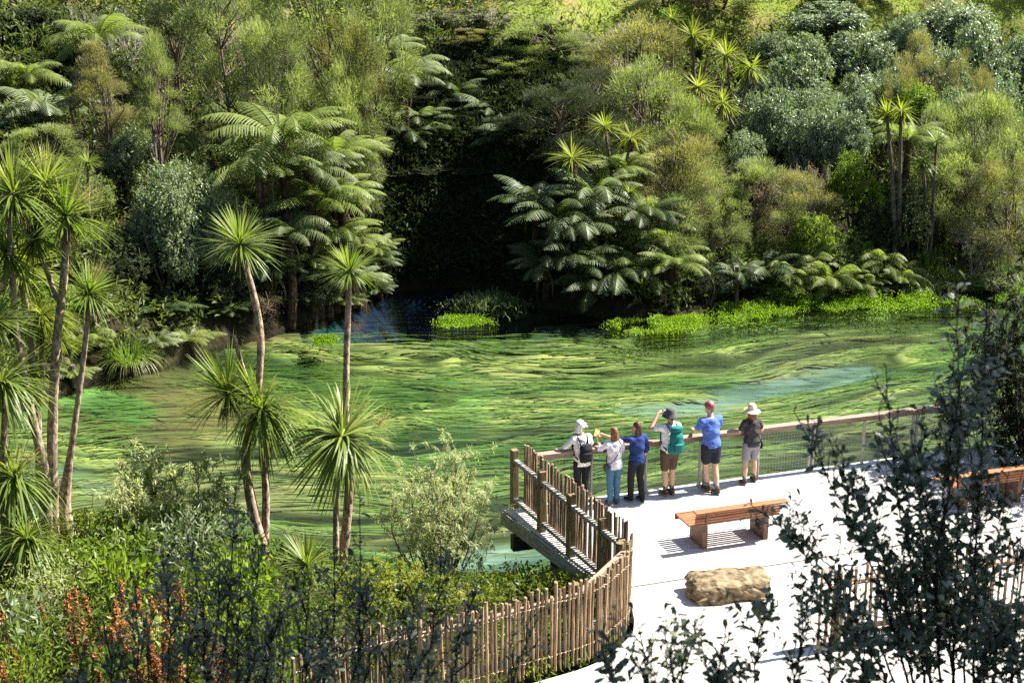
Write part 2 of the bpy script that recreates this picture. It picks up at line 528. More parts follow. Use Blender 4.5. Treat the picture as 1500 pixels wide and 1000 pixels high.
nt.links.new(mp.outputs[0], n2.inputs['Vector'])
fine = ramp(nt, n2.outputs['Fac'], [(0.3, (0.72, 0.72, 0.72)), (0.7, (1.2, 1.2, 1.2))])
c = mixc(nt, 1.0, c, fine, 'MULTIPLY')
c = mixc(nt, 1.0, c, ramp(nt, attr(nt, 'mat'), [(0.30, (0.48, 0.54, 0.48)), (0.5, (0.95, 0.97, 0.95)), (0.68, (1.32, 1.28, 1.2))]), 'MULTIPLY')
pb = N(nt, 'ShaderNodeBsdfPrincipled'); pb.inputs['Roughness'].default_value = 0.8; pb.inputs['Specular IOR Level'].default_value = 0.1
nt.links.new(c, pb.inputs['Base Color']); nt.links.new(pb.outputs[0], out.inputs[0])
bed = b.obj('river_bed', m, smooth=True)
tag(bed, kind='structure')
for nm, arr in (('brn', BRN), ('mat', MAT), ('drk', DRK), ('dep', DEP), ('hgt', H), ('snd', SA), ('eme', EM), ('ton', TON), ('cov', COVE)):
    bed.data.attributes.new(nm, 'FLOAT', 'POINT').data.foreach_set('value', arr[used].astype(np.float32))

# trailing weed strands
nS = 9000
Pc = np.stack([rng.uniform(-16, 20, nS * 2), rng.uniform(18, 43, nS * 2)], -1)
ok = inside(Pc, RIVER) & (np.abs(Pc[:, 0]) < 0.40 * Pc[:, 1] + 1.0)
Pc = Pc[ok]
u, v, d, uu, ww, a, b_, h = weed_fields(Pc)
sa = sand_field(Pc)
cvc = (Pc[:, 1] > np.interp(Pc[:, 0], FS[:, 0], FS[:, 1]) - 0.2)
drk_c = np.maximum(chan(Pc, [(430, 492), (520, 496), (640, 488), (800, 484), (930, 488)], 2.0), chan(Pc, [(60, 580), (160, 585), (250, 610), (300, 600)], 3.2))
ok = (rng.random(len(Pc)) > .9 * drk_c) & (h > 0.34 + 0.22 * rng.random(len(Pc))) & (sa < 0.3) & ~cvc & (d > 0.25)
Pc = Pc[ok][:nS]
n = len(Pc)
seg = 4
Ls = rng.uniform(0.7, 2.2, n)
pts = [Pc.copy()]
cur = Pc.copy()
eps = 0.15
for k in range(seg):
    vx = (flow(cur + [eps, 0])[1] - flow(cur - [eps, 0])[1])
    vy = (flow(cur + [0, eps])[1] - flow(cur - [0, eps])[1])
    T = unit(np.stack([vy, -vx], -1))
    T = T + np.stack([np.zeros(n), 0.16 * np.sin(cur[:, 0] * 1.3 + cur[:, 1] * 2.1)], -1)
    cur = cur + T * (Ls / seg)[:, None]
    pts.append(cur.copy())
base_h = None
Vs, rs = [], []
u0, v0, d0, _, _, a0, b0, h0 = weed_fields(Pc)
zz0 = -np.minimum(0.12 + d0 * 0.30, 0.95) + (h0 - 0.45) * 0.17
ton = fbm(uu[ok][:nS] * 0.10, ww[ok][:nS] * 0.55, 81, 3)
lift = rng.uniform(0.01, 0.07, n)
wd = rng.uniform(0.010, 0.026, n)
for k, p in enumerate(pts):
    t = k / seg
    nx = np.stack([-(pts[min(k + 1, seg)] - pts[max(k - 1, 0)])[:, 1], (pts[min(k + 1, seg)] - pts[max(k - 1, 0)])[:, 0]], -1)
    nx = unit(nx) * (wd * (1 - 0.8 * t * t))[:, None]
    dd = flow(p)[2]
    z = np.minimum(zz0 + lift * math.sin(math.pi * min(1, t * 1.1)) + 0.01, -0.02 - 0 * dd)
    Vs.append(np.concatenate([p - nx, z[:, None]], 1)); Vs.append(np.concatenate([p + nx, z[:, None] + 0.004], 1))
Vs = np.stack(Vs, 1).reshape(-1, 3)
i = np.arange(n)[:, None] * (2 * (seg + 1)) + np.arange(seg)[None, :] * 2
Q = np.stack([i, i + 1, i + 3, i + 2], -1).reshape(-1, 4)
rr = np.clip((ton - 0.25) * 1.7 + rng.uniform(-0.15, 0.15, n), 0, 1)
b = MB(); b.add(Vs, None, Q, np.repeat(rr, 2 * (seg + 1)))
weed_mat = leafmat('weed_strand', (0.045, 0.095, 0.018), (0.135, 0.19, 0.04), (0.20, 0.20, 0.07), trans=0.2, rough=0.6, spec=0.1, objvar=0)
tag(b.obj('water_weed', weed_mat), 'long green weed strands streaming with the current under the clear water', 'water weed', kind='stuff')

# water surface
WX, WY = np.meshgrid(np.arange(-26, 62, 1.0), np.arange(8, 62, 1.0))
Pw = np.stack([WX.ravel(), WY.ravel()], -1)
kw = (inside(Pw, RIVER) | (np.minimum(dist_poly(Pw, FB), dist_poly(Pw, NB)) < 1.6)).reshape(WX.shape)
V, Q, used = grid_mesh(WX, WY, np.zeros(WX.shape), kw)
m, nt, out = newmat('clear_water')
fr = N(nt, 'ShaderNodeFresnel'); fr.inputs['IOR'].default_value = 1.36
tp = N(nt, 'ShaderNodeBsdfTransparent'); tp.inputs['Color'].default_value = (0.86, 0.965, 0.95, 1)
gl = N(nt, 'ShaderNodeBsdfGlossy'); gl.inputs['Roughness'].default_value = 0.06
geo = N(nt, 'ShaderNodeNewGeometry')
mp = N(nt, 'ShaderNodeMapping'); mp.inputs['Scale'].default_value = (0.4, 1.7, 1)
nt.links.new(geo.outputs['Position'], mp.inputs[0])
nz = N(nt, 'ShaderNodeTexNoise'); nz.inputs['Scale'].default_value = 2.2; nz.inputs['Detail'].default_value = 3
nt.links.new(mp.outputs[0], nz.inputs['Vector'])
bp = N(nt, 'ShaderNodeBump'); bp.inputs['Strength'].default_value = 0.9; bp.inputs['Distance'].default_value = 0.12
nt.links.new(nz.outputs['Fac'], bp.inputs['Height'])
nt.links.new(bp.outputs[0], fr.inputs['Normal']); nt.links.new(bp.outputs[0], gl.inputs['Normal'])
mx = N(nt, 'ShaderNodeMixShader')
nt.links.new(fr.outputs[0], mx.inputs[0]); nt.links.new(tp.outputs[0], mx.inputs[1]); nt.links.new(gl.outputs[0], mx.inputs[2])
nt.links.new(mx.outputs[0], out.inputs[0])
b = MB(); b.add(V, None, Q)
tag(b.obj('water', m, smooth=True), kind='structure')
# ------------------------------------------------------------------ deck, path, fences, benches
DZ = 1.30
A_ = at_z(737, 745, DZ); B_ = at_z(1420, 655, DZ); G_ = at_z(870, 842, DZ); K_ = at_z(925, 858, DZ)
A2, B2, G2, K2 = (Vector((p.x, p.y)) for p in (A_, B_, G_, K_))
E2 = (B2 - A2).normalized()
N2 = Vector((E2.y, -E2.x))              # towards the camera
if N2.y > 0: N2 = -N2
LD = (G2 - A2).normalized()
W_DECK = (K2 - A2).dot(N2)
EYAW = math.atan2(E2.y, E2.x)
def dk(a, n, z=0.0):
    """deck coordinates: a along the rail from the left corner, n towards the camera"""
    p = A2 + E2 * a + N2 * n
    return Vector((p.x, p.y, DZ + z))
def left_edge(n):
    return LD.dot(E2) / LD.dot(N2) * n

board_mat = plain('weathered_boards', (0.47, 0.45, 0.42), rough=0.75, spec=0.25, var=0.12, nscale=3.0, stretch=(1.2, 26, 26), bump=0.25, objvar=0.10)
grey_wood = plain('grey_weathered_timber', (0.27, 0.25, 0.22), rough=0.8, spec=0.2, var=0.22, nscale=3.0, stretch=(1.5, 18, 18), bump=0.35, objvar=0.1)
post_wood = plain('treated_pine', (0.165, 0.125, 0.06), rough=0.75, spec=0.25, var=0.18, nscale=2.5, stretch=(14, 14, 1.6), bump=0.3, objvar=0.12)
stake_wood = plain('split_stake', (0.225, 0.16, 0.10), rough=0.85, spec=0.15, var=0.3, nscale=4.0, stretch=(12, 12, 1.2), bump=0.5, objvar=0.3)
dark_wood = plain('dark_wet_timber', (0.045, 0.04, 0.033), rough=0.8, var=0.2, nscale=6)
rail_wood = plain('handrail_timber', (0.25, 0.18, 0.13), rough=0.6, spec=0.35, var=0.18, nscale=3.0, stretch=(1.2, 20, 20), bump=0.2, objvar=0.1)
steel_mat = plain('galvanised_post', (0.36, 0.33, 0.29), rough=0.5, spec=0.5, var=0.08, nscale=10)
wire_mat = plain('steel_wire', (0.38, 0.37, 0.34), rough=0.4, spec=0.5, var=0.05, metal=0.6)
bench_wood = plain('oiled_hardwood', (0.27, 0.105, 0.040), rough=0.5, spec=0.4, var=0.2, nscale=3.0, stretch=(1.5, 30, 30), bump=0.2, objvar=0.18)
leg_wood = plain('bench_leg_steel', (0.15, 0.078, 0.05), rough=0.6, spec=0.4, var=0.2, nscale=5)
conc_mat = plain('pale_concrete', (0.46, 0.44, 0.41), rough=0.9, spec=0.2, var=0.08, nscale=14, bump=0.15)
rope_mat = plain('binding_wire', (0.46, 0.36, 0.24), rough=0.8, var=0.2, nscale=20)
rock_mat = plain('brown_rock', (0.165, 0.125, 0.075), rough=0.95, spec=0.15, var=0.42, nscale=7, bump=1.0)

deck = thing('viewing_platform', 'pale timber viewing platform jutting out over the green river', 'platform')
BWID, GAP = 0.142, 0.007
nb = int(W_DECK / BWID)
BW = W_DECK / nb
for k in range(nb):
    n0, n1 = k * BW + GAP / 2, (k + 1) * BW - GAP / 2
    splits = sorted([0.0] + ([4.2, 9.0] if k % 2 else [6.4]) + [13.5])
    for s0, s1 in zip(splits[:-1], splits[1:]):
        if s0 > 11.0: continue
        a0, a1 = (left_edge(n0), left_edge(n1)) if s0 == 0 else (s0 + 0.002, s0 + 0.002)
        b0 = s1 - 0.002
        dz = random.uniform(-0.0015, 0.0015)
        mb = MB()
        pts = [dk(a0, n0), dk(b0, n0), dk(b0, n1), dk(a1, n1)]
        mb.prism([(p.x, p.y) for p in pts][::-1], DZ - 0.032 + dz, DZ + dz)
        mb.obj('board', board_mat, deck)
# rim beam on the slanted left edge and the far edge, bearers, piles
def beam(parent, name, p, q, w, h, m, bev=0.006):
    p, q = Vector(p), Vector(q)
    d = q - p
    rot = d.to_track_quat('X', 'Z').to_matrix()
    mb = MB(); mb.box((0, 0, 0), (d.length, w, h), bev=bev)
    o = mb.obj(name, m, parent)
    o.location = (p + q) / 2
    o.rotation_euler = rot.to_euler()
    return o
le1 = dk(left_edge(W_DECK), W_DECK)
off = Vector((LD.y, -LD.x, 0)).normalized()
if off.x > 0: off = -off
beam(deck, 'rim_beam', dk(0, 0, -0.155) + off * 0.03, le1 + Vector((0, 0, -0.155)) + off * 0.03, 0.05, 0.24, grey_wood)
beam(deck, 'rim_beam', dk(0.02, -0.03, -0.155), dk(13.4, -0.03, -0.155), 0.05, 0.24, grey_wood)
for n in (0.55, 2.2, 3.9):
    beam(deck, 'bearer', dk(left_edge(n) + 0.08 - 0.2, n, -0.42), dk(13, n, -0.42), 0.16, 0.28, dark_wood)
for n in (0.9, 2.6):
    for a in (left_edge(n) + 0.55, 4.5, 8.5):
        p = dk(a, n)
        mb = MB(); mb.tube([(p.x, p.y, -1.6), (p.x, p.y, DZ - 0.29)], 0.13, 12)
        mb.obj('pile', dark_wood, deck, smooth=False)

# handrail on the water side
rail = thing('river_railing', 'timber topped railing with wire mesh along the water edge', 'railing', dk(0.3, 0.14))
rail.location = (0, 0, 0)
RN, R0, R1 = 0.14, 0.42, 13.0
ax = [0.95 + 1.10 * i for i in range(11)]
def solve_a(px):      # along value whose foot is at that pixel column
    lo, hi = 0.0, 14.0
    for _ in range(40):
        mid = (lo + hi) / 2
        p = dk(mid, RN); q = Vector((p.x, p.y, p.z - CAM_H))
        c = 750 + FPX * q.x / (q.y * CP - q.z * SP)
        if c < px: lo = mid
        else: hi = mid
    return lo
ax = [solve_a(x) for x in (862, 945, 1027, 1109, 1186, 1262, 1336, 1408)]
joints = [R0] + [ax[2] , ax[4], ax[6]] + [R1]
for s0, s1 in zip(joints[:-1], joints[1:]):
    beam(rail, 'top_rail', dk(s0 + 0.002, RN, 1.0), dk(s1 - 0.002, RN, 1.0), 0.15, 0.055, rail_wood, 0.01)
    beam(rail, 'under_rail', dk(s0 + 0.004, RN, 0.935), dk(s1 - 0.004, RN, 0.935), 0.06, 0.07, rail_wood)
for i, a in enumerate(ax):
    for dx in ((-0.045, 0.045) if i % 2 == 0 else (0.0,)):
        p, q = dk(a + dx, RN, -0.03), dk(a + dx, RN, 0.9)
        mb = MB(); mb.box((0, 0, 0.465), (0.035, 0.07, 0.93), bev=0.004)
        o = mb.obj('post', steel_mat, rail); o.location = p; o.rotation_euler = (0, 0, EYAW)
    p = dk(a, RN, 0.006)
    mb = MB(); mb.box((0, 0, 0), (0.17, 0.11, 0.012), bev=0.003)
    o = mb.obj('base_plate', steel_mat, rail); o.location = p; o.rotation_euler = (0, 0, EYAW)
bays = [R0 + 0.02] + ax + [ax[-1] + 1.1]
for s0, s1 in zip(bays[:-1], bays[1:]):
    mb = MB(); L = s1 - s0 - 0.14
    nv = max(2, int(L / 0.06))
    for i in range(nv + 1):
        mb.box((-L / 2 + L * i / nv, 0, 0.48), (0.0022, 0.0022, 0.80))
    for i in range(14):
        mb.box((0, 0.0036, 0.08 + 0.8 * i / 13), (L, 0.0022, 0.0022))
    o = mb.obj('wire_mesh', wire_mat, rail); o.location = dk((s0 + s1) / 2, RN); o.rotation_euler = (0, 0, EYAW)

# concrete path and the stake fences
def px_line(pts, z): return [Vector(at_z(x, y, z)) for x, y in pts]
STH = 1.28
top_px = [(766, 645), (924, 767)]
tA, tB = at_z(768, 648, DZ + STH), at_z(921, 764, DZ + STH)
curve_px = [(924, 772), (922, 800), (909, 812), (893, 824), (874, 837), (843, 848), (812, 856), (779, 864), (746, 873), (707, 884), (667, 893), (641, 898), (603, 904), (565, 911), (525, 922), (480, 936), (430, 955)]
cur = px_line(curve_px, DZ + STH)
def resample(pts, step):
    P = np.array([[p.x, p.y] for p in pts])
    s = np.concatenate([[0], np.cumsum(np.linalg.norm(np.diff(P, axis=0), axis=1))])
    n = int(s[-1] / step)
    t = np.arange(n + 1) * step
    xs, ys = np.interp(t, s, P[:, 0]), np.interp(t, s, P[:, 1])
    return np.stack([xs, ys], -1)
def smooth_pts(P, k=2):
    P = P.copy()
    for _ in range(k):
        P[1:-1] = 0.25 * P[:-2] + 0.5 * P[1:-1] + 0.25 * P[2:]
    return P

stake_meshes = []
for i in range(10):
    mb = MB(); r_ = random.uniform(0.017, 0.026)
    h = STH * random.uniform(0.955, 1.03)
    nseg = 6
    ph = random.uniform(0, 6); am = random.uniform(0.003, 0.012)
    P = [(am * math.sin(ph + 3.5 * k / nseg), am * math.cos(ph * 1.7 + 4 * k / nseg), h * k / nseg) for k in range(nseg + 1)]
    R = [r_ * random.uniform(0.9, 1.08) for _ in P]
    mb.tube(P, R, 6)
    V = mb.v[-1]
    V[nseg * 6:(nseg + 1) * 6, 2] += np.linspace(-0.012, 0.012, 6) * random.choice((-1, 1))
    stake_meshes.append(mb.mesh('stake', stake_wood))
def stake(parent, x, y, z, sc=1.0):
    o = link('stake', random.choice(stake_meshes), parent, (x, y, z), (random.gauss(0, .012), random.gauss(0, .012), random.uniform(0, 6.28)), (1, 1, sc))
    return o
def wire(parent, P, z, name='binding_wire', r=0.006):
    pts = []
    for i in range(len(P)):
        s = 0.034 if i % 2 else -0.034
        a = P[min(i + 1, len(P) - 1)] - P[max(i - 1, 0)]
        nn = np.array([-a[1], a[0]]) / (np.linalg.norm(a) + 1e-9)
        pts.append((P[i][0] + nn[0] * s, P[i][1] + nn[1] * s, z + random.uniform(-0.006, 0.006)))
    for sg in (1, -1):
        q = [(P[i][0] * 2 * (sg < 0) + pts[i][0] * sg, P[i][1] * 2 * (sg < 0) + pts[i][1] * sg, pts[i][2]) for i in range(len(P))]
        mb = MB(); mb.tube(q, r, 4); mb.obj(name, rope_mat, parent)

fence = thing('stake_fence', 'split stake fence on posts along the left edge of the platform', 'fence')
SL = resample([tA, tB], 0.078)
for x, y in SL: stake(fence, x, y, DZ + 0.003)
postpx = [(756, 742), (792, 777), (835, 814), (882, 853)]
PB = [at_z(x, y, DZ) for x, y in postpx]
lineD = (tB - tA); lineD.z = 0; lineD.normalize()
outw = Vector((lineD.y, -lineD.x, 0))
if outw.x > 0: outw = -outw
base0 = Vector((tA.x, tA.y, DZ))
OFFP = 0.10
for i, p in enumerate(PB):
    t = (p - base0).dot(lineD)
    q = base0 + lineD * t + outw * OFFP
    mb = MB(); mb.box((0, 0, 0.55), (0.125, 0.125, 1.10), bev=0.008)
    o = mb.obj('post', post_wood, fence); o.location = q; o.rotation_euler = (0, 0, math.atan2(lineD.y, lineD.x))
    if i: 
        pass
ts = [(p - base0).dot(lineD) for p in PB] + [(tB - tA).length - 0.05]
for t0, t1 in zip(ts[:-1], ts[1:]):
    for z, hh in ((0.90, 0.07), (0.16, 0.07)):
        p = base0 + lineD * (t0 + 0.066) + outw * OFFP; q = base0 + lineD * (t1 - 0.066) + outw * OFFP
        beam(fence, 'rail', p + Vector((0, 0, z)), q + Vector((0, 0, z)), 0.09, hh, grey_wood)
q = base0 + lineD * ts[-1] + outw * OFFP
mb = MB(); mb.box((0, 0, 0.5), (0.115, 0.115, 1.0), bev=0.008)
o = mb.obj('post', post_wood, fence); o.location = q; o.rotation_euler = (0, 0, math.atan2(lineD.y, lineD.x))

def curved_fence(name, label, pts, step, zf, group=None, posts=True):
    f = thing(name, label, 'fence')
    P = resample(pts, step)
    P = smooth_pts(P, 3)
    for k, (x, y) in enumerate(P):
        if random.random() < 0.03: continue
        stake(f, x, y, zf(x, y), random.uniform(0.93, 1.05))
    W = smooth_pts(P, 1)
    wire(f, W, DZ + STH * 0.79); wire(f, W, DZ + STH * 0.17)
    # posts and rails behind
    Tn = np.gradient(P, axis=0); Tn /= np.linalg.norm(Tn, axis=1)[:, None]
    side = np.stack([-Tn[:, 1], Tn[:, 0]], -1)
    if (side @ np.array([0, 1.0])).mean() < 0: side = -side
    Po = P + side * 0.085
    idx = list(range(3, len(P), max(1, int(1.75 / step))))
    for i in idx:
        x, y = P[i] + side[i] * 0.15
        mb = MB(); mb.tube([(0, 0, -0.1), (0, 0, STH * 0.90)], 0.062, 10)
        mb.obj('post', post_wood, f).location = (x, y, zf(x, y))
    for i, j in zip(idx[:-1], idx[1:]):
        for z, hh in ((STH * 0.76, 0.075), (STH * 0.2, 0.075)):
            beam(f, 'rail', (*(Po[i]), DZ + z), (*(Po[j]), DZ + z), 0.07, hh, grey_wood if z < 0.5 else rail_wood)
    return f, P
gz = lambda x, y: max(DZ - 0.06, min(DZ - 0.02, tz(x, y)))
gz = lambda x, y: DZ - 0.03
f2, CF = curved_fence('stake_fence', 'curved stake fence bound with wire, bending left below the platform corner', cur, 0.072, gz)
f3, RF = curved_fence('stake_fence', 'stake fence behind the dark shrub at the right edge', [at_z(1205, 832, DZ + STH), at_z(1300, 820, DZ + STH), at_z(1400, 808, DZ + STH), at_z(1560, 790, DZ + STH)], 0.115, gz)

# path slab: from the platform's near edge to the foreground slope, bounded by the curved fence
poly = [dk(left_edge(W_DECK) + 0.25, W_DECK + 0.012), dk(13.4, W_DECK + 0.012)]
rightp = dk(13.4, W_DECK + 0.012)
poly2 = [(p.x, p.y) for p in poly] + [(rightp.x + 0.5, 13.6), (0.5, 13.6)]
low = [(x + 0.08, y - 0.16) for x, y in CF if y < CF[0][1] - 0.25 and x > -1.3][::-1]
poly2 = [(poly[0].x, poly[0].y), (poly[1].x, poly[1].y), (rightp.x + 0.5, 13.4), (-1.6, 13.4)] + low
from mathutils.geometry import tessellate_polygon
tri = tessellate_polygon([[Vector((x, y, 0)) for x, y in poly2]])
n = len(poly2)
V = [(x, y, DZ - 0.012) for x, y in poly2] + [(x, y, DZ - 0.17) for x, y in poly2]
T = []
for t in tri:
    a, b_, c_ = t
    va, vb, vc = (Vector((*poly2[i], 0)) for i in (a, b_, c_))
    if (vb - va).cross(vc - va).z < 0: a, b_, c_ = a, c_, b_
    T.append((a, b_, c_))
Qd = [(i, n + i, n + (i + 1) % n, (i + 1) % n) for i in range(n)]
mb = MB(); mb.add(V, T, Qd)
tag(mb.obj('path', conc_mat), kind='structure')
# timber edging strip between the platform and the path
strip = beam(deck, 'edging', dk(left_edge(W_DECK) + 0.3, W_DECK + 0.005, 0.004), dk(13.3, W_DECK + 0.005, 0.004), 0.05, 0.03, steel_mat)

# benches
def make_bench(label, loc, yaw):
    t = thing('park_bench', label, 'bench', loc, yaw, 'slatted benches on the platform')
    L = 1.66
    for i in range(5):
        mb = MB(); mb.box((L / 2 - 0.01 * (i == 0), -0.005 - 0.012 * i, 0.446 + 0.052 * i), (L - 0.06, 0.03, 0.034), bev=0.005)
        mb.obj('back_slat', bench_wood, t)
    mb = MB(); mb.box((L / 2 + 0.03, -0.055, 0.695), (L + 0.06, 0.15, 0.03), bev=0.006)
    mb.obj('back_cap', bench_wood, t)
    for i in range(7):
        mb = MB(); mb.box((L / 2 - 0.04, 0.075 + 0.072 * i, 0.425), (L + 0.02, 0.055, 0.034), bev=0.005)
        mb.obj('seat_slat', bench_wood, t)
    mb = MB(); mb.box((L / 2 - 0.04, 0.58, 0.385), (L + 0.02, 0.03, 0.11), bev=0.005)
    mb.obj('seat_rail', bench_wood, t)
    for x in (0.24, L - 0.28):
        mb = MB(); mb.box((x, 0.24, 0.203), (0.09, 0.50, 0.405), bev=0.006)
        mb.obj('leg', leg_wood, t)
        mb = MB(); mb.box((x, -0.045, 0.54), (0.05, 0.03, 0.29), rot=Euler((0.19, 0, 0)).to_matrix(), bev=0.004)
        mb.obj('back_support', leg_wood, t)
    return t
bl = at_z(1036, 803, DZ)
# corner of the left leg = local (0.24+0.045, -0.01)
cy_, sy_ = math.cos(EYAW), math.sin(EYAW)
def bench_at(label, corner, lx):
    lx_, ly_ = lx, -0.01
    o = Vector((corner.x - (lx_ * cy_ - ly_ * sy_), corner.y - (lx_ * sy_ + ly_ * cy_), DZ + 0.002))
    return make_bench(label, o, EYAW)
bench_at('slatted hardwood bench in the sunny middle of the platform', bl, 0.285)
bench_at('slatted hardwood bench half hidden by the dark shrub at the right', at_z(1495, 735, DZ), 1.66 - 0.28 + 0.045)

# rock
import bmesh
bm = bmesh.new()
bmesh.ops.create_cube(bm, size=1.0)
bmesh.ops.subdivide_edges(bm, edges=bm.edges[:], cuts=23, use_grid_fill=True)
from mathutils import noise as mnoise
for v_ in bm.verts:
    c_ = v_.co.copy()
    c_.x *= 1.42; c_.y *= 0.72; c_.z *= 0.50
    r_ = Vector((abs(c_.x) / .71, abs(c_.y) / .36, abs(c_.z) / .25))
    k = (r_.x ** 5 + r_.y ** 5 + r_.z ** 7) ** (1 / 5.5)
    c_ = c_ / max(k, 0.6) if k > 0 else c_
    nzv = mnoise.fractal(c_ * 2.3 + Vector((3, 1, 7)), 1.0, 2.0, 5)
    lay = 0.05 * mnoise.noise(Vector((c_.x * 0.8, c_.y * 0.8, c_.z * 9)))
    f = 1 + 0.17 * nzv + 0.10 * mnoise.noise(c_ * 1.7 + Vector((9, 2, 4))) + 0.05 * mnoise.noise(c_ * 9) + 0.03 * mnoise.noise(c_ * 21) + lay * (0.3 if c_.z > 0.2 else 1)
    c_ = Vector((c_.x * f, c_.y * f, c_.z * (1 + 0.10 * nzv)))
    c_.z += 0.035 * mnoise.noise(Vector((c_.x * 2.5, c_.y * 2.5, 3))) * (c_.z > 0)
    c_.x *= 1 - 0.10 * (c_.z + .25); c_.y += 0.10 * (c_.z)
    v_.co = c_
me = bpy.data.meshes.new('rock')
bm.to_mesh(me); bm.free()
me.materials.append(rock_mat)
rp = at_z(1070, 872, DZ)
o = link('rock', me, None, (rp.x, rp.y + .1, DZ + 0.13), (0, 0, EYAW * 0.6), (.92, .9, .64))
tag(o, 'flat topped brown rock on the pale path below the bench', 'rock')
# ------------------------------------------------------------------ vegetation materials
M_OLIVE = leafmat('olive_foliage', (0.097, 0.119, 0.040), (0.170, 0.197, 0.076), (0.263, 0.282, 0.135), trans=0.45, spec=.2, objvar=.4)
M_OLIVEBR = leafmat('golden_olive_foliage', (0.105, 0.103, 0.041), (0.186, 0.170, 0.075), (0.277, 0.236, 0.122), trans=0.42, spec=.2, objvar=.4)
M_GREY = leafmat('grey_green_foliage', (0.099, 0.132, 0.066), (0.158, 0.198, 0.106), (0.251, 0.290, 0.165), trans=0.32, rough=0.45, spec=0.35)
M_BLUEG = leafmat('glossy_blue_green_foliage', (0.086, 0.118, 0.067), (0.156, 0.197, 0.120), (0.264, 0.310, 0.198), trans=0.28, rough=0.42, spec=0.4)
M_DARK = leafmat('dark_shaded_foliage', (0.014, 0.020, 0.009), (0.024, 0.034, 0.012), (0.043, 0.054, 0.020), trans=0.25, rough=0.6, spec=.15)  # dark leaves, lowered further to paint in the shade of the cove
M_BRIGHT = leafmat('bright_green_foliage', (0.075, 0.120, 0.014), (0.135, 0.190, 0.024), (0.21, 0.26, 0.045), trans=0.48, spec=.3)
M_LIME = leafmat('lime_cress', (0.085, 0.15, 0.010), (0.16, 0.25, 0.014), (0.25, 0.34, 0.03), trans=0.45)
M_FERN = leafmat('fern_frond', (0.095, 0.130, 0.030), (0.150, 0.185, 0.048), (0.22, 0.245, 0.080), trans=0.42, rough=0.5, spec=.25)
M_FERNP = leafmat('silver_fern_frond', (0.100, 0.130, 0.060), (0.150, 0.180, 0.085), (0.20, 0.23, 0.12), trans=0.35, rough=0.45, spec=0.3)
M_FERND = leafmat('dark_shaded_fern_frond', (0.044, 0.067, 0.023), (0.071, 0.101, 0.037), (0.115, 0.149, 0.055), trans=0.32, rough=0.5, spec=.25)  # darker copy of the fern leaf, shade put into its colour
M_CAB = leafmat('cabbage_tree_leaf', (0.085, 0.130, 0.022), (0.155, 0.195, 0.042), (0.27, 0.275, 0.085), trans=0.42, rough=0.45, spec=0.3)
M_CABY = leafmat('yellow_cabbage_tree_leaf', (0.12, 0.15, 0.020), (0.20, 0.22, 0.026), (0.29, 0.28, 0.050), trans=0.48, rough=0.5, spec=.25)
M_DEADL = leafmat('dead_leaf', (0.10, 0.065, 0.040), (0.18, 0.125, 0.085), (0.28, 0.21, 0.15), trans=0.15, rough=0.8, spec=0.1)
M_PANI = leafmat('pale_panicle', (0.20, 0.18, 0.06), (0.30, 0.26, 0.11), (0.38, 0.34, 0.17), trans=0.3, rough=0.8, spec=0.1)
M_SEDGE = leafmat('sedge_blade', (0.075, 0.140, 0.016), (0.15, 0.205, 0.042), (0.28, 0.27, 0.11), trans=0.42, objvar=0.2)
M_GTWIG = leafmat('grey_twig_leaf', (0.15, 0.14, 0.10), (0.22, 0.21, 0.15), (0.30, 0.29, 0.21), trans=0.2, rough=0.8, spec=0.1)
M_PURP = leafmat('purplish_twig', (0.15, 0.11, 0.09), (0.22, 0.17, 0.14), (0.25, 0.23, 0.15), trans=0.2, rough=0.85, spec=0.1)
M_DOCK = leafmat('rust_seed_head', (0.14, 0.055, 0.022), (0.28, 0.12, 0.045), (0.42, 0.24, 0.11), trans=0.25, rough=0.8, spec=0.1)
M_NEARD = leafmat('dull_blue_leaf', (0.062, 0.080, 0.042), (0.115, 0.140, 0.078), (0.22, 0.240, 0.165), trans=0.18, rough=0.36, spec=0.5, tcol=(1.2, 1.5, 0.8), objvar=0.2)
M_WILLOW = leafmat('pale_willowy_leaf', (0.19, 0.22, 0.085), (0.28, 0.30, 0.14), (0.38, 0.40, 0.22), trans=0.45, spec=.2)
M_UNDER = leafmat('undergrowth_leaf', (0.044, 0.063, 0.019), (0.093, 0.115, 0.035), (0.184, 0.195, 0.072), trans=0.38, objvar=0, spec=.2)
M_MID = leafmat('mid_green_leaf', (0.045, 0.075, 0.014), (0.080, 0.120, 0.022), (0.13, 0.17, 0.035), trans=.4, spec=.3)
BARK = plain('grey_brown_bark', (0.13, 0.10, 0.075), rough=0.9, spec=0.1, var=0.3, nscale=6, bump=0.5, stretch=(3, 3, 1))
BARKP = plain('pale_corky_bark', (0.29, 0.215, 0.155), rough=0.9, spec=0.15, var=0.35, nscale=9, bump=0.9, stretch=(2, 2, 1))
BARKD = plain('dark_fibrous_trunk', (0.055, 0.035, 0.024), rough=0.95, spec=0.05, var=0.4, nscale=9, bump=0.9)
TWIGG = plain('bleached_twig', (0.30, 0.27, 0.24), rough=0.9, spec=0.1, var=0.2, nscale=6)
TWIGD = plain('dark_twig', (0.035, 0.028, 0.024), rough=0.85, spec=0.2, var=0.3, nscale=12)

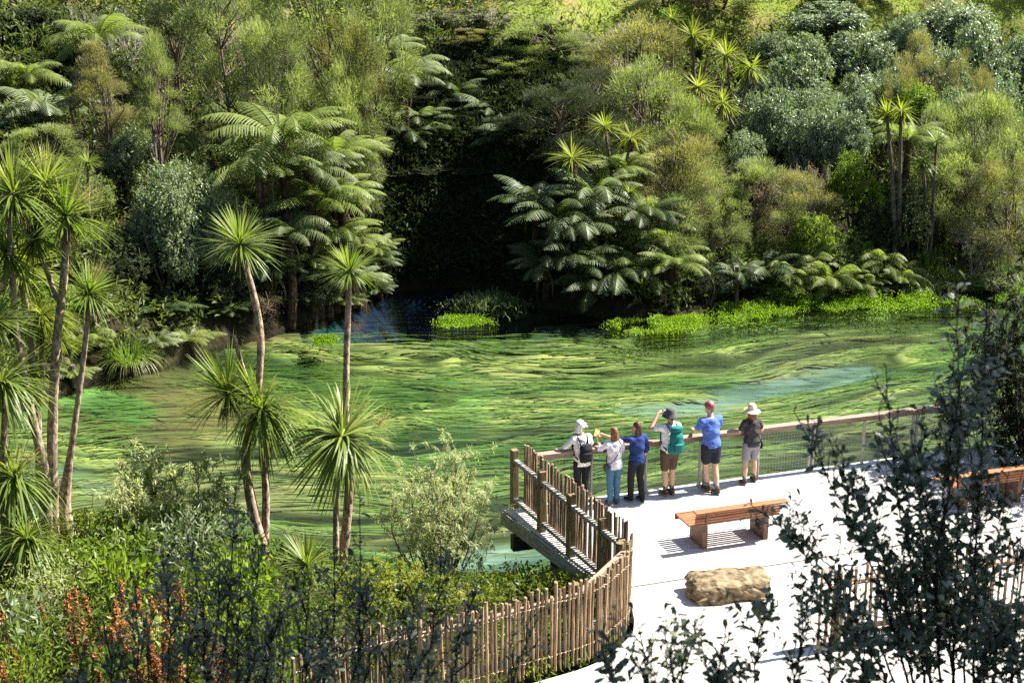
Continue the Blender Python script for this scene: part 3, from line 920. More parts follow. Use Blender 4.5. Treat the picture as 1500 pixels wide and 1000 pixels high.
# ------------------------------------------------------------------ leaf builders
def leaves(mb, P, D, L, W, r, fold=0.25, obov=0.5, nrm=None):
    """diamond leaves (one quad each) from base P along D"""
    n = len(P)
    D = unit(D)
    U = unit(np.cross(D, unit(rng.normal(size=(n, 3))) if nrm is None else unit(nrm + rng.normal(size=(n, 3)) * .35)))
    L = np.broadcast_to(L, (n,))[:, None]; W = np.broadcast_to(W, (n,))[:, None]
    Nn = np.cross(D, U)
    a = P
    c = P + D * L - np.array([0, 0, 1.0]) * L * 0.12
    mid = P + D * L * obov
    b_ = mid + U * W / 2 + Nn * W * fold
    d_ = mid - U * W / 2 + Nn * W * fold
    V = np.stack([a, b_, c, d_], 1).reshape(-1, 3)
    Q = np.arange(n * 4).reshape(-1, 4)
    mb.add(V, None, Q, np.repeat(np.clip(r, 0, 1) * np.ones(n), 4))

def strips(mb, P, D, L, W, r, seg=4, droop=0.3, prof=None, flat=None):
    """curved blades: base P, initial direction D, length L, width W, bending down by droop"""
    n = len(P)
    D = unit(np.asarray(D, float))
    L = np.broadcast_to(L, (n,)); W = np.broadcast_to(W, (n,)); droop = np.broadcast_to(droop, (n,))
    S = np.cross(D, np.array([0, 0, 1.0])) + 1e-6
    S = unit(S)
    if flat is not None:
        S = unit(S + flat * rng.normal(size=(n, 3)))
    Vs = []
    for k in range(seg + 1):
        t = k / seg
        w = (math.sin(math.pi * min(1, 0.12 + 0.88 * t) ** 0.8) if prof is None else prof(t))
        w = max(w, 0.06)
        p = P + D * (L * t)[:, None]
        p[:, 2] -= droop * L * t * t
        # keep the blade's length when it bends
        p = P + (p - P) * (1 - 0.25 * (droop * t * t))[:, None]
        Vs.append(p - S * (W * w / 2)[:, None]); Vs.append(p + S * (W * w / 2)[:, None])
    V = np.stack(Vs, 1).reshape(-1, 3)
    i = np.arange(n)[:, None] * (2 * (seg + 1)) + np.arange(seg)[None, :] * 2
    Q = np.stack([i, i + 1, i + 3, i + 2], -1).reshape(-1, 4)
    mb.add(V, None, Q, np.repeat(np.clip(r, 0, 1) * np.ones(n), 2 * (seg + 1)))

def sph(n, zmin=-1.0, zmax=1.0):
    z = rng.uniform(zmin, zmax, n); a = rng.uniform(0, 2 * math.pi, n)
    s = np.sqrt(1 - z * z)
    return np.stack([s * np.cos(a), s * np.sin(a), z], -1)

def limb(p, q, bend=0.15, n=5):
    p, q = np.array(p, float), np.array(q, float)
    t = np.linspace(0, 1, n)[:, None]
    L = np.linalg.norm(q - p)
    o = rng.normal(size=3) * bend * L
    return p + (q - p) * t + np.sin(math.pi * t) * o * 0.5

# ---- prototypes; each returns a list of (part name, mesh, kind) at real size, base at the origin
def plume_tree(h=5.0, w=3.4, nplume=58, conical=False, nbl=330, low=0.22, seed_cl=0):
    """tea-tree like crown of fine feathery plumes on a forking trunk"""
    tr, cr = MB(), MB()
    nst = random.choice((2, 3, 3))
    tips = []
    for i in range(nst):
        a = 6.28 * i / nst + random.uniform(-.5, .5)
        top = (w * 0.16 * math.cos(a), w * 0.16 * math.sin(a), h * random.uniform(.72, .9))
        L = limb((0.12 * math.cos(a), 0.12 * math.sin(a), -0.3), top, .12, 7)
        tr.tube(L, np.linspace(0.085, 0.02, 7) * h / 5, 5)
        tips.append(L)
    for k in range(nplume):
        t = rng.uniform(0, 1) ** 0.8
        z = h * (low + (1 - low) * t)
        if conical: rad = w / 2 * (1.02 - t) ** 0.75
        else: rad = w / 2 * math.sqrt(max(0.02, 1 - (2 * (t - 0.42)) ** 2 * 0.72)) if t > .42 else w / 2 * (0.75 + .25 * t / .42)
        a = rng.uniform(0, 6.28)
        rr = rad * rng.uniform(0.35, 1.0) ** 0.6
        c = np.array([rr * math.cos(a), rr * math.sin(a), z])
        st = tips[k % nst]
        ti = min(len(st) - 2, max(1, int(len(st) * (0.2 + 0.55 * t))))
        tr.tube(limb(st[ti], c, .2, 4), np.linspace(0.028, 0.008, 4) * h / 5, 4, cap=False)
        s = rng.uniform(0.7, 1.25) * w / 3.4
        out = unit(np.array([c[0], c[1], 0.25 * h * (t - 0.1)]))
        n = int(nbl * rng.uniform(.7, 1.2))
        off = sph(n) * (rng.random(n) ** 0.5)[:, None] * np.array([0.46, 0.46, 0.34]) * s
        off += out * 0.15
        P = c + off
        D = unit(out * 0.7 + unit(off + 1e-6) * 0.6 + np.array([0, 0, 0.25]) + rng.normal(size=(n, 3)) * 0.55)
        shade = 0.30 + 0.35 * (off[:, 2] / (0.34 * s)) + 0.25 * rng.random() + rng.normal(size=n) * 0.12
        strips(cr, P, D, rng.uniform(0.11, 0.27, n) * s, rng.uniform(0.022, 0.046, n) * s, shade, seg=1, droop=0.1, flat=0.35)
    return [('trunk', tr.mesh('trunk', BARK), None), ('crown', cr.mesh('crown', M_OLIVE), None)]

def dome_shrub(h=3.0, w=3.0, nlobe=12, nclus=72, leaf=0.16, lw=0.072, whorl=9):
    """rounded shrub of leafy whorls on several lobes"""
    tr, cr = MB(), MB()
    for i in range(5):
        a = 6.28 * i / 5
        tr.tube(limb((0, 0, -.3), (w * .28 * math.cos(a), w * .28 * math.sin(a), h * .65), .15, 5), np.linspace(.06, .02, 5), 5)
    lobes = []
    for i in range(nlobe):
        a = rng.uniform(0, 6.28); t = rng.uniform(0.1, 1)
        rr = w * 0.32 * math.sqrt(1 - (t * .9) ** 2)
        lobes.append((np.array([rr * math.cos(a), rr * math.sin(a), h * (.22 + .52 * t)]), w * rng.uniform(.19, .29)))
    lobes.append((np.array([0, 0, h * .55]), w * .30))
    for c, R in lobes:
        n = nclus
        d = sph(n, -0.55, 1)
        P0 = c + d * (R * rng.uniform(0.72, 1.06, n))[:, None] * np.array([1, 1, 0.95])
        br = rng.uniform(0, 1, n) * 0.5 + 0.25
        for k in range(whorl):
            D = unit(d * 0.45 + np.array([0, 0, .1]) + rng.normal(size=(n, 3)) * 0.75)
            leaves(cr, P0 + rng.normal(size=(n, 3)) * 0.04, D, rng.uniform(.7, 1.25, n) * leaf, rng.uniform(.8, 1.2, n) * lw, br + rng.normal(size=n) * .17, nrm=d + np.array([0, 0, .35]))
    return [('stems', tr.mesh('stems', BARK), None), ('crown', cr.mesh('crown', M_BLUEG), None)]

def twig_shrub(h=3.0, w=3.0, nb=70, leafy=0.5, twig_mat=None, depth=3):
    """open shrub of many fine twigs with sparse small leaves"""
    tr, cr = MB(), MB()
    tips = []
    def grow(p, d, L, r, lev):
        q = p + d * L
        tr.tube(limb(p, q, .12, 4), np.linspace(r, r * .6, 4), 4 if lev < 2 else 3, cap=False)
        if lev >= depth:
            tips.append((p, q)); return
        for i in range(random.choice((3, 4))):
            nd = unit(d + rng.normal(size=3) * .52 + np.array([0, 0, .12]))
            grow(p + (q - p) * rng.uniform(.45, 1), nd, L * rng.uniform(.55, .8), r * .58, lev + 1)
    for i in range(6):
        a = 6.28 * i / 6 + rng.uniform(-.4, .4)
        d = unit(np.array([math.cos(a) * .55 * w / h, math.sin(a) * .55 * w / h, 1.0]))
        grow(np.array([0, 0, -.1]), d, h * .42, .03 * h / 3, 0)
    if tips:
        A = np.array([t[0] for t in tips]); Bq = np.array([t[1] for t in tips])
        per = max(1, int(14 * leafy))
        for k in range(per):
            t = rng.uniform(.2, 1.05, len(A))[:, None]
            P = A + (Bq - A) * t
            leaves(cr, P + rng.normal(size=P.shape) * .03, unit(Bq - A) * .6 + rng.normal(size=P.shape) * .7, rng.uniform(.07, .15, len(P)), rng.uniform(.02, .045, len(P)), rng.random(len(P)))
    return [('branches', tr.mesh('branches', twig_mat or TWIGG), None), ('foliage', cr.mesh('foliage', M_GTWIG), None)]

def frond_mesh(elev=50, curl=1.15, pairs=22, wid=0.26, droopp=0.35, name='frond'):
    """one arching feather-like frond, unit length, along +X"""
    mb = MB()
    n = 14
    th = math.radians(elev)
    P = [np.zeros(3)]
    for k in range(n):
        t = (k + .5) / n
        an = th - curl * t ** 1.2
        P.append(P[-1] + np.array([math.cos(an), 0, math.sin(an)]) / n)
    P = np.array(P)
    mb.tube(P, np.linspace(.010, .002, n + 1), 3, cap=False, r=0.15)
    t = np.linspace(0.10, 0.985, pairs)
    ti = t * n
    i0 = np.minimum(ti.astype(int), n - 1); f = (ti - i0)[:, None]
    B = P[i0] * (1 - f) + P[i0 + 1] * f
    T = unit(P[i0 + 1] - P[i0])
    prof = np.sin(math.pi * np.clip(t * .93 + .05, 0, 1)) ** 0.75 * (1 - 0.25 * t)
    up = np.cross(T, np.array([0, 1.0, 0])); up = -up * np.sign(up[:, 2:3] + 1e-9) * -1
    for s in (-1, 1):
        D = unit(np.array([0, s * 1.0, 0]) + T * 0.42 - np.array([0, 0, 1]) * droopp * 0.6 + rng.normal(size=T.shape) * .05)
        L = wid * prof * rng.uniform(.9, 1.08, pairs)
        # two rows of toothed halves per pinna: a wavy-edged strip
        seg = 3
        Vs = []
        Wd = (1.0 / pairs) * 0.82
        for k in range(seg + 1):
            u = k / seg
            p = B + D * (L * u)[:, None]; p[:, 2] -= droopp * L * u * u * .55
            w = Wd * (0.9 - 0.82 * u ** 1.6) * (1.0)
            Vs.append(p - T * w / 2); Vs.append(p + T * w / 2)
        V = np.stack(Vs, 1).reshape(-1, 3)
        i = np.arange(pairs)[:, None] * (2 * (seg + 1)) + np.arange(seg)[None, :] * 2
        Q = np.stack([i, i + 1, i + 3, i + 2], -1).reshape(-1, 4)
        mb.add(V, None, Q, np.repeat(rng.uniform(.25, .85, pairs), 2 * (seg + 1)))
    return mb.mesh(name, M_FERN)

def cab_head(n=150, L=0.9, W=0.036, zmin=-0.45, seg=4, dr=0.22, up_bias=1.0, name='leaf_head'):
    mb = MB()
    d = sph(n, zmin, 1.0)
    el = d[:, 2]
    ln = L * rng.uniform(.82, 1.08, n) * np.where(el < -.1, .9, 1)
    P = d * 0.03
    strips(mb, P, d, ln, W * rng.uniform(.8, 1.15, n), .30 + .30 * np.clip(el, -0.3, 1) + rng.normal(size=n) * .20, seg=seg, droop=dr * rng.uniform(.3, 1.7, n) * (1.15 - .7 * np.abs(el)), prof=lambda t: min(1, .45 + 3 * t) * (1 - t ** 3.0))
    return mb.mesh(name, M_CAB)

def fern_clump(nf=26, L=1.0):
    mb = MB()
    for k in range(nf):
        fm = random.choice(FRONDS)
        V = np.empty(len(fm.vertices) * 3); fm.vertices.foreach_get('co', V); V = V.reshape(-1, 3)
        a = rng.uniform(0, 6.28); s = L * rng.uniform(.7, 1.1)
        tilt = rng.uniform(-.35, .25)
        R = np.array(Euler((rng.uniform(-.3, .3), tilt, a)).to_matrix())
        q = []; 
        Qs = np.array([list(p.vertices) for p in fm.polygons if len(p.vertices) == 4])
        rr = np.empty(len(fm.vertices)); fm.attributes['rnd'].data.foreach_get('value', rr)
        mb.add((V * s) @ R.T + np.array([rng.normal() * .1, rng.normal() * .1, 0.05]), None, Qs, np.clip(rr + rng.normal() * .12, 0, 1))
    return [('fronds', mb.mesh('fronds', M_FERN), None)]

def sedge(n=420, L=1.3, spread=.28, W=.016):
    mb = MB()
    a = rng.uniform(0, 6.28, n); r = spread * rng.random(n) ** .5
    P = np.stack([r * np.cos(a), r * np.sin(a), np.zeros(n)], -1)
    lean = rng.uniform(.1, 1.0, n)
    D = np.stack([np.cos(a) * lean, np.sin(a) * lean, np.ones(n)], -1)
    strips(mb, P, D, L * rng.uniform(.65, 1.15, n), W * rng.uniform(.7, 1.2, n), np.clip(.25 + lean * .45 + rng.normal(size=n) * .15, 0, 1), seg=5, droop=.25 + lean * .75, prof=lambda t: 1 - t ** 2)
    return [('blades', mb.mesh('blades', M_SEDGE), None)]

def leafy_herb(h=1.0, w=1.2, n=900, leaf=.10, lw=.05):
    mb = MB()
    P = np.stack([rng.normal(size=n) * w * .27, rng.normal(size=n) * w * .27, h * rng.random(n) ** .6], -1)
    D = unit(np.stack([P[:, 0], P[:, 1], .35 * np.ones(n)], -1) + rng.normal(size=(n, 3)) * .5)
    leaves(mb, P, D, leaf * rng.uniform(.6, 1.3, n), lw * rng.uniform(.7, 1.3, n), rng.random(n) * .6 + .4 * P[:, 2] / h)
    st = MB()
    for i in range(9):
        a = rng.uniform(0, 6.28)
        st.tube(limb((0, 0, -.1), (w * .3 * math.cos(a), w * .3 * math.sin(a), h * rng.uniform(.6, .95)), .1, 4), .008, 3, cap=False)
    return [('stems', st.mesh('stems', BARK), None), ('foliage', mb.mesh('foliage', M_BRIGHT), None)]

FRONDS = [frond_mesh(52, 1.35, 26, .29), frond_mesh(42, 1.2, 26, .27, .4), frond_mesh(60, 1.9, 24, .29, .5), frond_mesh(30, 1.3, 26, .26, .6)]
DEADF = [frond_mesh(-20, 1.0, 14, .10, .9, 'dead_frond'), frond_mesh(-5, 1.3, 14, .09, .9, 'dead_frond')]
PROTO = {
    'plume': [plume_tree(nplume=k, nbl=int(300 * 50 / k) if k > 40 else 400) for k in (58, 36, 48, 30, 42)],
    'cone': [plume_tree(5.5, 2.6, 54, True) for _ in range(2)],
    'dome': [dome_shrub() for _ in range(4)],
    'fine': [dome_shrub(2.6, 3.0, 13, 120, .095, .045, 9) for _ in range(2)],
    'twig': [twig_shrub(leafy=1.7) for _ in range(3)],
    'bare': [twig_shrub(leafy=.0, depth=3) for _ in range(1)],
    'fern': [fern_clump() for _ in range(3)],
    'sedge': [sedge() for _ in range(2)],
    'herb': [leafy_herb(n=520, leaf=.15, lw=.075), leafy_herb(n=1000, leaf=.08, lw=.035), leafy_herb(n=300, leaf=.21, lw=.09), leafy_herb(n=700, leaf=.12, lw=.03)],
}
NOM = {'plume': (5.0, 3.4), 'cone': (5.5, 2.6), 'dome': (2.85, 3.2), 'fine': (2.5, 3.2), 'twig': (3.1, 3.3), 'bare': (3.1, 3.3), 'fern': (0.75, 1.9), 'sedge': (1.0, 2.0), 'herb': (1.05, 1.3)}
NAMES = {'plume': 'feathery_tree', 'cone': 'feathery_tree', 'dome': 'rounded_shrub', 'fine': 'rounded_shrub', 'twig': 'twiggy_shrub', 'bare': 'bare_shrub', 'fern': 'ground_fern', 'sedge': 'sedge_tussock', 'herb': 'leafy_plant'}
CATS = {'plume': 'tree', 'cone': 'tree', 'dome': 'shrub', 'fine': 'shrub', 'twig': 'shrub', 'bare': 'shrub', 'fern': 'fern', 'sedge': 'sedge', 'herb': 'plant'}
GROUPS = {'plume': 'feathery olive trees on the far bank', 'cone': 'feathery olive trees on the far bank', 'dome': 'rounded shrubs on the hillside', 'fine': 'rounded shrubs on the hillside', 'twig': 'twiggy shrubs on the hillside', 'fern': 'ferns along the bank', 'sedge': 'sedge tussocks by the water', 'herb': 'leafy plants'}
_vi = {}
def plant(kind, px, top, w, Y, label, mat=None, base=None, name=None, cat=None, group=None, minh=0.3, deeper=None):
    """a plant whose top shows at row `top`, w pixels wide, centred on column px, standing at depth Y"""
    q = at_y(px, top, Y)
    while base is None and tz(q.x, Y) < .1 and 30 < Y < 50: Y += .2; q = at_y(px, top, Y)
    gz_ = tz(q.x, Y) if base is None else base
    h = max(minh, q.z - gz_)
    W = w / ppm(q)
    hh, ww = NOM[kind]
    _vi[kind] = _vi.get(kind, random.randrange(4)) + 1
    parts = PROTO[kind][_vi[kind] % len(PROTO[kind])]
    sx, sz = W / ww, h / hh
    mx_ = 1.15 if kind == 'fern' else 1.6
    if kind in ('dome', 'fine', 'twig', 'fern') and sz > mx_ * sx: gz_ = q.z - mx_ * sx * hh; sz = mx_ * sx     # tall: stand it on a raised stem
    t = thing(name or NAMES[kind], label, cat or CATS[kind], (q.x, Y, gz_), random.uniform(0, 6.28), group or GROUPS.get(kind), (sx, sx, sz))
    for pn, me, kd in parts:
        o = link(pn, me, t)
        if mat is not None and pn in ('crown', 'foliage', 'fronds', 'blades'):
            o.material_slots[0].link = 'OBJECT'; o.material_slots[0].material = mat
    if kind in ('dome', 'fine', 'twig', 'fern') and gz_ > tz(q.x, Y) + 0.1:
        mb = MB(); mb.tube([(0, 0, (tz(q.x, Y) - gz_ - .2) / sz), (0.02, 0.01, 0.4)], .05 / sx * 1.4, 6)
        mb.obj('trunk', BARK, t)
    return t

def tree_fern(px, py, L, Y, label, mat=None, n=15, trunk=True, group='tree ferns on the far bank', skirt=True, tilt=0.0):
    """crown centre at (px, py), fronds L metres long"""
    q = at_y(px, py, Y)
    while tz(q.x, Y) < .1 and Y < 50: Y += .2; q = at_y(px, py, Y)
    g = tz(q.x, Y)
    t = thing('tree_fern', label, 'tree fern', (q.x, Y, g), 0, group)
    h = max(.25, q.z - g)
    mb = MB()
    mb.tube(limb((0, 0, -.3), (0, 0, h), .03, 6), np.linspace(.16, .11, 6), 8)
    mb.obj('trunk', BARKD, t)
    ph = random.uniform(0, 6.28)
    for k in range(n):
        a = ph + k * 2.39996
        fm = FRONDS[k % len(FRONDS)]
        s = L * random.uniform(.85, 1.12)
        o = link('frond', fm, t, (0.06 * math.cos(a), .06 * math.sin(a), h), (random.uniform(-.15, .15), random.uniform(-.22, .30) + 0.25 * (k / n) - .15, a), s)
        if mat is not None:
            o.material_slots[0].link = 'OBJECT'; o.material_slots[0].material = mat
    if skirt:
        for k in range(7):
            a = random.uniform(0, 6.28)
            link('dead_frond', DEADF[k % 2], t, (0.08 * math.cos(a), .08 * math.sin(a), h - .05), (0, random.uniform(.5, 1.0), a), L * random.uniform(.5, .85), M_DEADL)
    return t
# ------------------------------------------------------------------ far bank: right hillside
O, OB, GG, BG, DK, BR = M_OLIVE, M_OLIVEBR, M_GREY, M_BLUEG, M_DARK, M_BRIGHT
HILL = [
 # kind, px, top, width, Y, material, label
 ('plume', 1050, -40, 160, 60, DK, 'dark tree at the top edge, left of the dry yellow grass'),
 ('dome', 1225, -25, 90, 62, GG, 'pale shrub cut by the top edge right of the dry grass'),
 ('plume', 975, -35, 80, 61, O, 'olive feathery tree cut by the top edge, left of the dark one'),
 ('twig', 800, -20, 110, 58, M_GTWIG, 'grey twiggy shrub cut by the top edge, left of the sunlit grass'),
 ('plume', 1485, -40, 130, 66, DK, 'dark tree in the top right corner'),
 ('plume', 1370, -30, 70, 62, OB, 'brownish feathery tree at the top edge, left of the corner shrubs'),
 ('plume', 1290, -30, 80, 63, OB, 'dull brown feathery tree at the top edge above the grey-green shrubs'),
 ('dome', 1205, 0, 130, 60, BG, 'grey-green shrub just right of the dry yellow grass at the top'),
 ('dome', 1262, 30, 110, 57, BG, 'grey-green shrub second from the top, right of the dry grass'),
 ('dome', 1180, 48, 90, 56, GG, 'pale grey shrub below the dry yellow grass'),
 ('dome', 1130, 45, 70, 57, GG, 'small pale shrub right of the topmost cabbage tree head'),
 ('dome', 1168, 75, 115, 53, BG, 'wide grey-green shrub in the middle of the shrubby slope'),
 ('dome', 1268, 88, 92, 53.5, BG, 'round shrub above and left of the tall twin-headed cabbage tree'),
 ('dome', 1330, 20, 80, 57, BG, 'dark glossy shrub near the top, with deep shade on its left'),
 ('dome', 1400, 0, 130, 59, BG, 'broad glossy shrub near the top right corner'),
 ('dome', 1445, 24, 110, 56, BG, 'grey-green shrub below the dark corner tree'),
 ('dome', 1382, 50, 90, 55, BG, 'round glossy shrub in the middle of the upper right slope'),
 ('dome', 1112, 98, 64, 53, BG, 'small shrub touching the ridge cabbage trees on their right'),
 ('dome', 1125, 128, 96, 50, BG, 'round shrub low on the slope, right of the ridge cabbage trees'),
 ('dome', 1172, 130, 74, 51, BG, 'narrow shrub between two rounder ones above the purple-grey bush'),
 ('dome', 1215, 116, 84, 51.5, GG, 'pale round shrub in the centre of the shrubby slope'),
 ('dome', 1255, 130, 76, 50.5, BG, 'dark-sided round shrub left of the twin-headed cabbage tree'),
 ('dome', 1205, 152, 94, 49.3, BG, 'round shrub directly above the grey olive bush'),
 ('dome', 1252, 160, 64, 48.3, BG, 'shrub with a tall dark gap beside it, left of the twin heads'),
 ('dome', 1455, 88, 116, 52, BG, 'large bluish shrub at the right edge below the corner'),
 ('dome', 1400, 128, 84, 50, GG, 'small pale shrub right of the twin-headed cabbage tree crown'),
 ('dome', 1498, 50, 96, 57, BG, 'shrub cut by the right edge below the dark corner tree'),
 ('dome', 1302, 60, 64, 55.5, BG, 'small shrub high above the twin-headed cabbage tree'),
 ('dome', 1090, 178, 66, 48.3, BG, 'dark shrub tucked under the lowest ridge cabbage head'),
 ('dome', 1300, 112, 70, 51.8, GG, 'pale shrub directly above the twin cabbage heads'),
 ('dome', 1345, 120, 70, 50.5, BR, 'yellow-green shrub just right of the twin cabbage heads'),
 ('plume', 1350, 60, 62, 53, OB, 'thin grey-brown feathery tree above right of the twin heads'),
 ('plume', 1322, 98, 54, 51, OB, 'small grey-brown feathery tree beside the twin cabbage heads'),
 ('plume', 1410, 84, 50, 52.5, OB, 'small rusty feathery tree on the upper right slope'),
 ('plume', 1440, 110, 44, 51, OB, 'rusty brown sapling below the bluish shrub at the right'),
 ('plume', 1445, 150, 135, 47.5, O, 'broad olive feathery tree at the right, below the bluish shrubs'),
 ('plume', 1385, 168, 110, 47, O, 'olive feathery tree right of the tall cabbage tree trunks'),
 ('plume', 1488, 180, 100, 46.5, O, 'olive feathery tree cut by the right edge'),
 ('plume', 1420, 215, 120, 45.3, O, 'lowest olive feathery tree behind the sedges at the right'),
 ('plume', 1475, 245, 110, 44.5, OB, 'brown-tinged feathery tree low at the right edge'),
 ('twig', 1160, 198, 130, 47, M_PURP, 'purple-grey twiggy bush in the middle of the right bank'),
 ('twig', 1215, 212, 96, 47.4, M_GTWIG, 'pale olive-grey twiggy bush right of the purple-grey one'),
 ('plume', 1105, 245, 128, 45, O, 'olive tree with bare slanting stems above the dark ferns'),
 ('plume', 1172, 262, 112, 45, OB, 'olive brown tree with bare stems, left of the bright leafy shrub'),
 ('dome', 1258, 218, 88, 46, BR, 'bright green leafy shrub left of the tall cabbage tree trunks'),
 ('dome', 1192, 302, 66, 43.8, BR, 'small vivid green shrub on the right bank'),
 ('twig', 1440, 292, 90, 43.4, M_GTWIG, 'bare grey twiggy bush low at the right'),
 ('fine', 1345, 265, 110, 44.6, DK, 'dark shrub at the foot of the tall cabbage tree'),
 ('fine', 1290, 285, 80, 44.6, DK, 'dark leafy shrub behind the flax-like reeds'),
 ('fine', 1222, 392, 104, 43.4, M_FERN, 'bright soft bush on the right bank just above the cress'),
 ('fine', 1302, 380, 92, 44.0, BR, 'bright bush left of the big green sedge'),
 ('fine', 1372, 402, 92, 44.0, M_FERN, 'bright bush right of the big green sedge'),
 ('fine', 1150, 398, 84, 41.9, BR, 'small bright bush at the left end of the cress strip'),
 ('fine', 1440, 392, 100, 44.2, M_OLIVE, 'bright bush behind the foreground shrub near the right edge'),
 ('fine', 1252, 330, 110, 44.0, M_MID, 'green bush between the ferns and the bright leafy shrub'),
 # spur right of the dark cove
 ('plume', 932, 34, 160, 52, OB, 'broad golden-olive feathery tree high above the cove, top middle'),
 ('plume', 800, 36, 130, 52, O, 'sunlit olive feathery tree above the dark cove'),
 ('plume', 755, 85, 96, 51, O, 'feathery tree with its lower half in the cove shade'),
 ('plume', 690, 44, 76, 53, OB, 'small golden feathery tree left of the cove top'),
 ('plume', 868, 112, 130, 49, DK, 'dark feathery tree between the cove and the cabbage trees'),
 ('plume', 952, 98, 140, 47.4, O, 'large olive feathery tree behind the paired cabbage trees'),
 ('plume', 1003, 150, 110, 46, O, 'olive feathery tree left of the lower ridge cabbage heads'),
 ('plume', 1000, 205, 136, 44.4, OB, 'brown-gold feathery tree right of the small cabbage tree head'),
 ('plume', 972, 292, 120, 42.8, O, 'olive feathery tree low on the spur with thin stems'),
 ('plume', 1048, 262, 92, 43.6, O, 'feathery tree on the spur, left of the dark ferns'),
 ('twig', 690, 0, 150, 55, M_GTWIG, 'grey leafless shrub at the top, left of the sunlit grass'),
 ('twig', 632, 12, 100, 55, M_GTWIG, 'grey twiggy shrub above the white-lit tree fern'),
 ('twig', 845, 42, 84, 54, M_GTWIG, 'pale twiggy shrub between two feathery trees above the cove'),
 ('dome', 990, 4, 70, 58, BR, 'yellow-green shrub at the top edge right of the golden tree'),
 ('fine', 1040, 385, 72, 41.5, DK, 'rounded dark shrub overhanging the water at the tip of the spur'),
 # back of the cove, its shade painted in with dark leaf colours
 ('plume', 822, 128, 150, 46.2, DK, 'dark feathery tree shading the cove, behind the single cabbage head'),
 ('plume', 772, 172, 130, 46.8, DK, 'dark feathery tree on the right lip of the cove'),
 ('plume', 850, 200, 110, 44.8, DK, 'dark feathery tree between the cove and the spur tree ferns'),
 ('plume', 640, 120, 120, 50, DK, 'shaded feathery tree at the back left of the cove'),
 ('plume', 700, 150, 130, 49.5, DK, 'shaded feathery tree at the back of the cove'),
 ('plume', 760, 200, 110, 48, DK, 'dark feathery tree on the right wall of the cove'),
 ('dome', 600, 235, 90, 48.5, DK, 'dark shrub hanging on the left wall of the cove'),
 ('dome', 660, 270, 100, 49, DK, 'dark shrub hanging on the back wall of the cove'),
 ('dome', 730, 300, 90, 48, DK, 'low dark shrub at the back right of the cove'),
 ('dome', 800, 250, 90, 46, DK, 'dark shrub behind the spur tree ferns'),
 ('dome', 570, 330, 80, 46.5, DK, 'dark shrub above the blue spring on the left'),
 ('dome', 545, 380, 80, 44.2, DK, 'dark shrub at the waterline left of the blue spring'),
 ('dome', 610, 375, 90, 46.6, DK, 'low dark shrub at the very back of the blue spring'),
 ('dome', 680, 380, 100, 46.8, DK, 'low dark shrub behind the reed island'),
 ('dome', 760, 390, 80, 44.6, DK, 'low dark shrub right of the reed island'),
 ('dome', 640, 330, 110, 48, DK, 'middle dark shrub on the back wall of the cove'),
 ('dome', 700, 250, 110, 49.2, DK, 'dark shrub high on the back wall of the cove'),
]
for k, px, top, w, Y, mt, lb in HILL:
    plant(k, px, top, w, Y, lb, mt, group=None)
LEFT = [
 ('plume', 545, -30, 130, 46, O, 'tall olive feathery tree left of the white-lit tree fern'),
 ('plume', 470, -60, 170, 45.5, O, 'tallest feathery tree at the top left of centre'),
 ('plume', 395, 50, 130, 43.3, O, 'golden flat-topped feathery tree above the bright tree fern'),
 ('plume', 335, -30, 140, 46, O, 'dark-stemmed feathery tree at the top, left of the tallest one'),
 ('plume', 255, 0, 120, 47, DK, 'dark feathery tree at the top between the cone-shaped pair and the tall trees'),
 ('plume', 512, 105, 110, 43.8, O, 'olive feathery tree overhanging the left side of the cove'),
 ('plume', 505, 40, 110, 45, OB, 'olive brown feathery tree under the tall top trees'),
 ('cone', 135, 70, 115, 41, OB, 'left one of the two cone-shaped golden trees'),
 ('cone', 226, 58, 96, 40.5, O, 'taller, slimmer one of the two cone-shaped golden trees'),
 ('plume', 60, 190, 120, 39, O, 'olive feathery bush behind the leftmost cabbage tree head'),
 ('fine', 272, 212, 165, 39, GG, 'large grey-green bush below the slim cone-shaped tree'),
 ('fine', 235, 285, 120, 38, GG, 'grey-green bush with dark hollows, above the bank ferns'),
 ('fine', 318, 290, 95, 38.7, GG, 'small-leaved bush left of the big bright tree fern'),
 ('dome', 25, 145, 120, 41, GG, 'pale leafy shrub at the left edge above the cabbage trees'),
 ('dome', 195, 185, 96, 41, GG, 'shrub between the two cone-shaped golden trees'),
 ('fine', 108, 232, 110, 38.6, O, 'olive shrub under the left cone-shaped tree'),
 ('fine', 170, 330, 130, 37.3, DK, 'dark small-leaved bush in the shade behind the cabbage tree group'),
 ('fine', 330, 380, 100, 38.8, DK, 'dark bush on the shaded bank under the tree ferns'),
 ('fine', 60, 300, 140, 37, BR, 'light green bush behind the leftmost trunks'),
 ('dome', 45, 400, 130, 35, BR, 'bright bush low behind the leftmost trunks'),
 ('dome', 110, 60, 100, 46, DK, 'dark shrub at the top left under the bare twigs'),
 ('dome', 40, 10, 120, 47, DK, 'dark shrub in the top left corner'),
 ('bare', 175, -20, 110, 48, None, 'bleached leafless shrub with tangled twigs at the top left'),
 ('bare', 118, -10, 60, 48.5, None, 'small bleached leafless shrub in the top left corner'),
 ('fine', 400, 300, 90, 40.5, DK, 'dark bush between the big tree fern and the water'),
 ('fine', 460, 390, 90, 40.6, DK, 'shaded bush at the water left of the spring'),
 ('twig', 255, 255, 80, 40, M_GTWIG, 'thin grey shrub in front of the grey-green bush'),
]
for k, px, top, w, Y, mt, lb in LEFT:
    plant(k, px, top, w, Y, lb, mt, group=None)

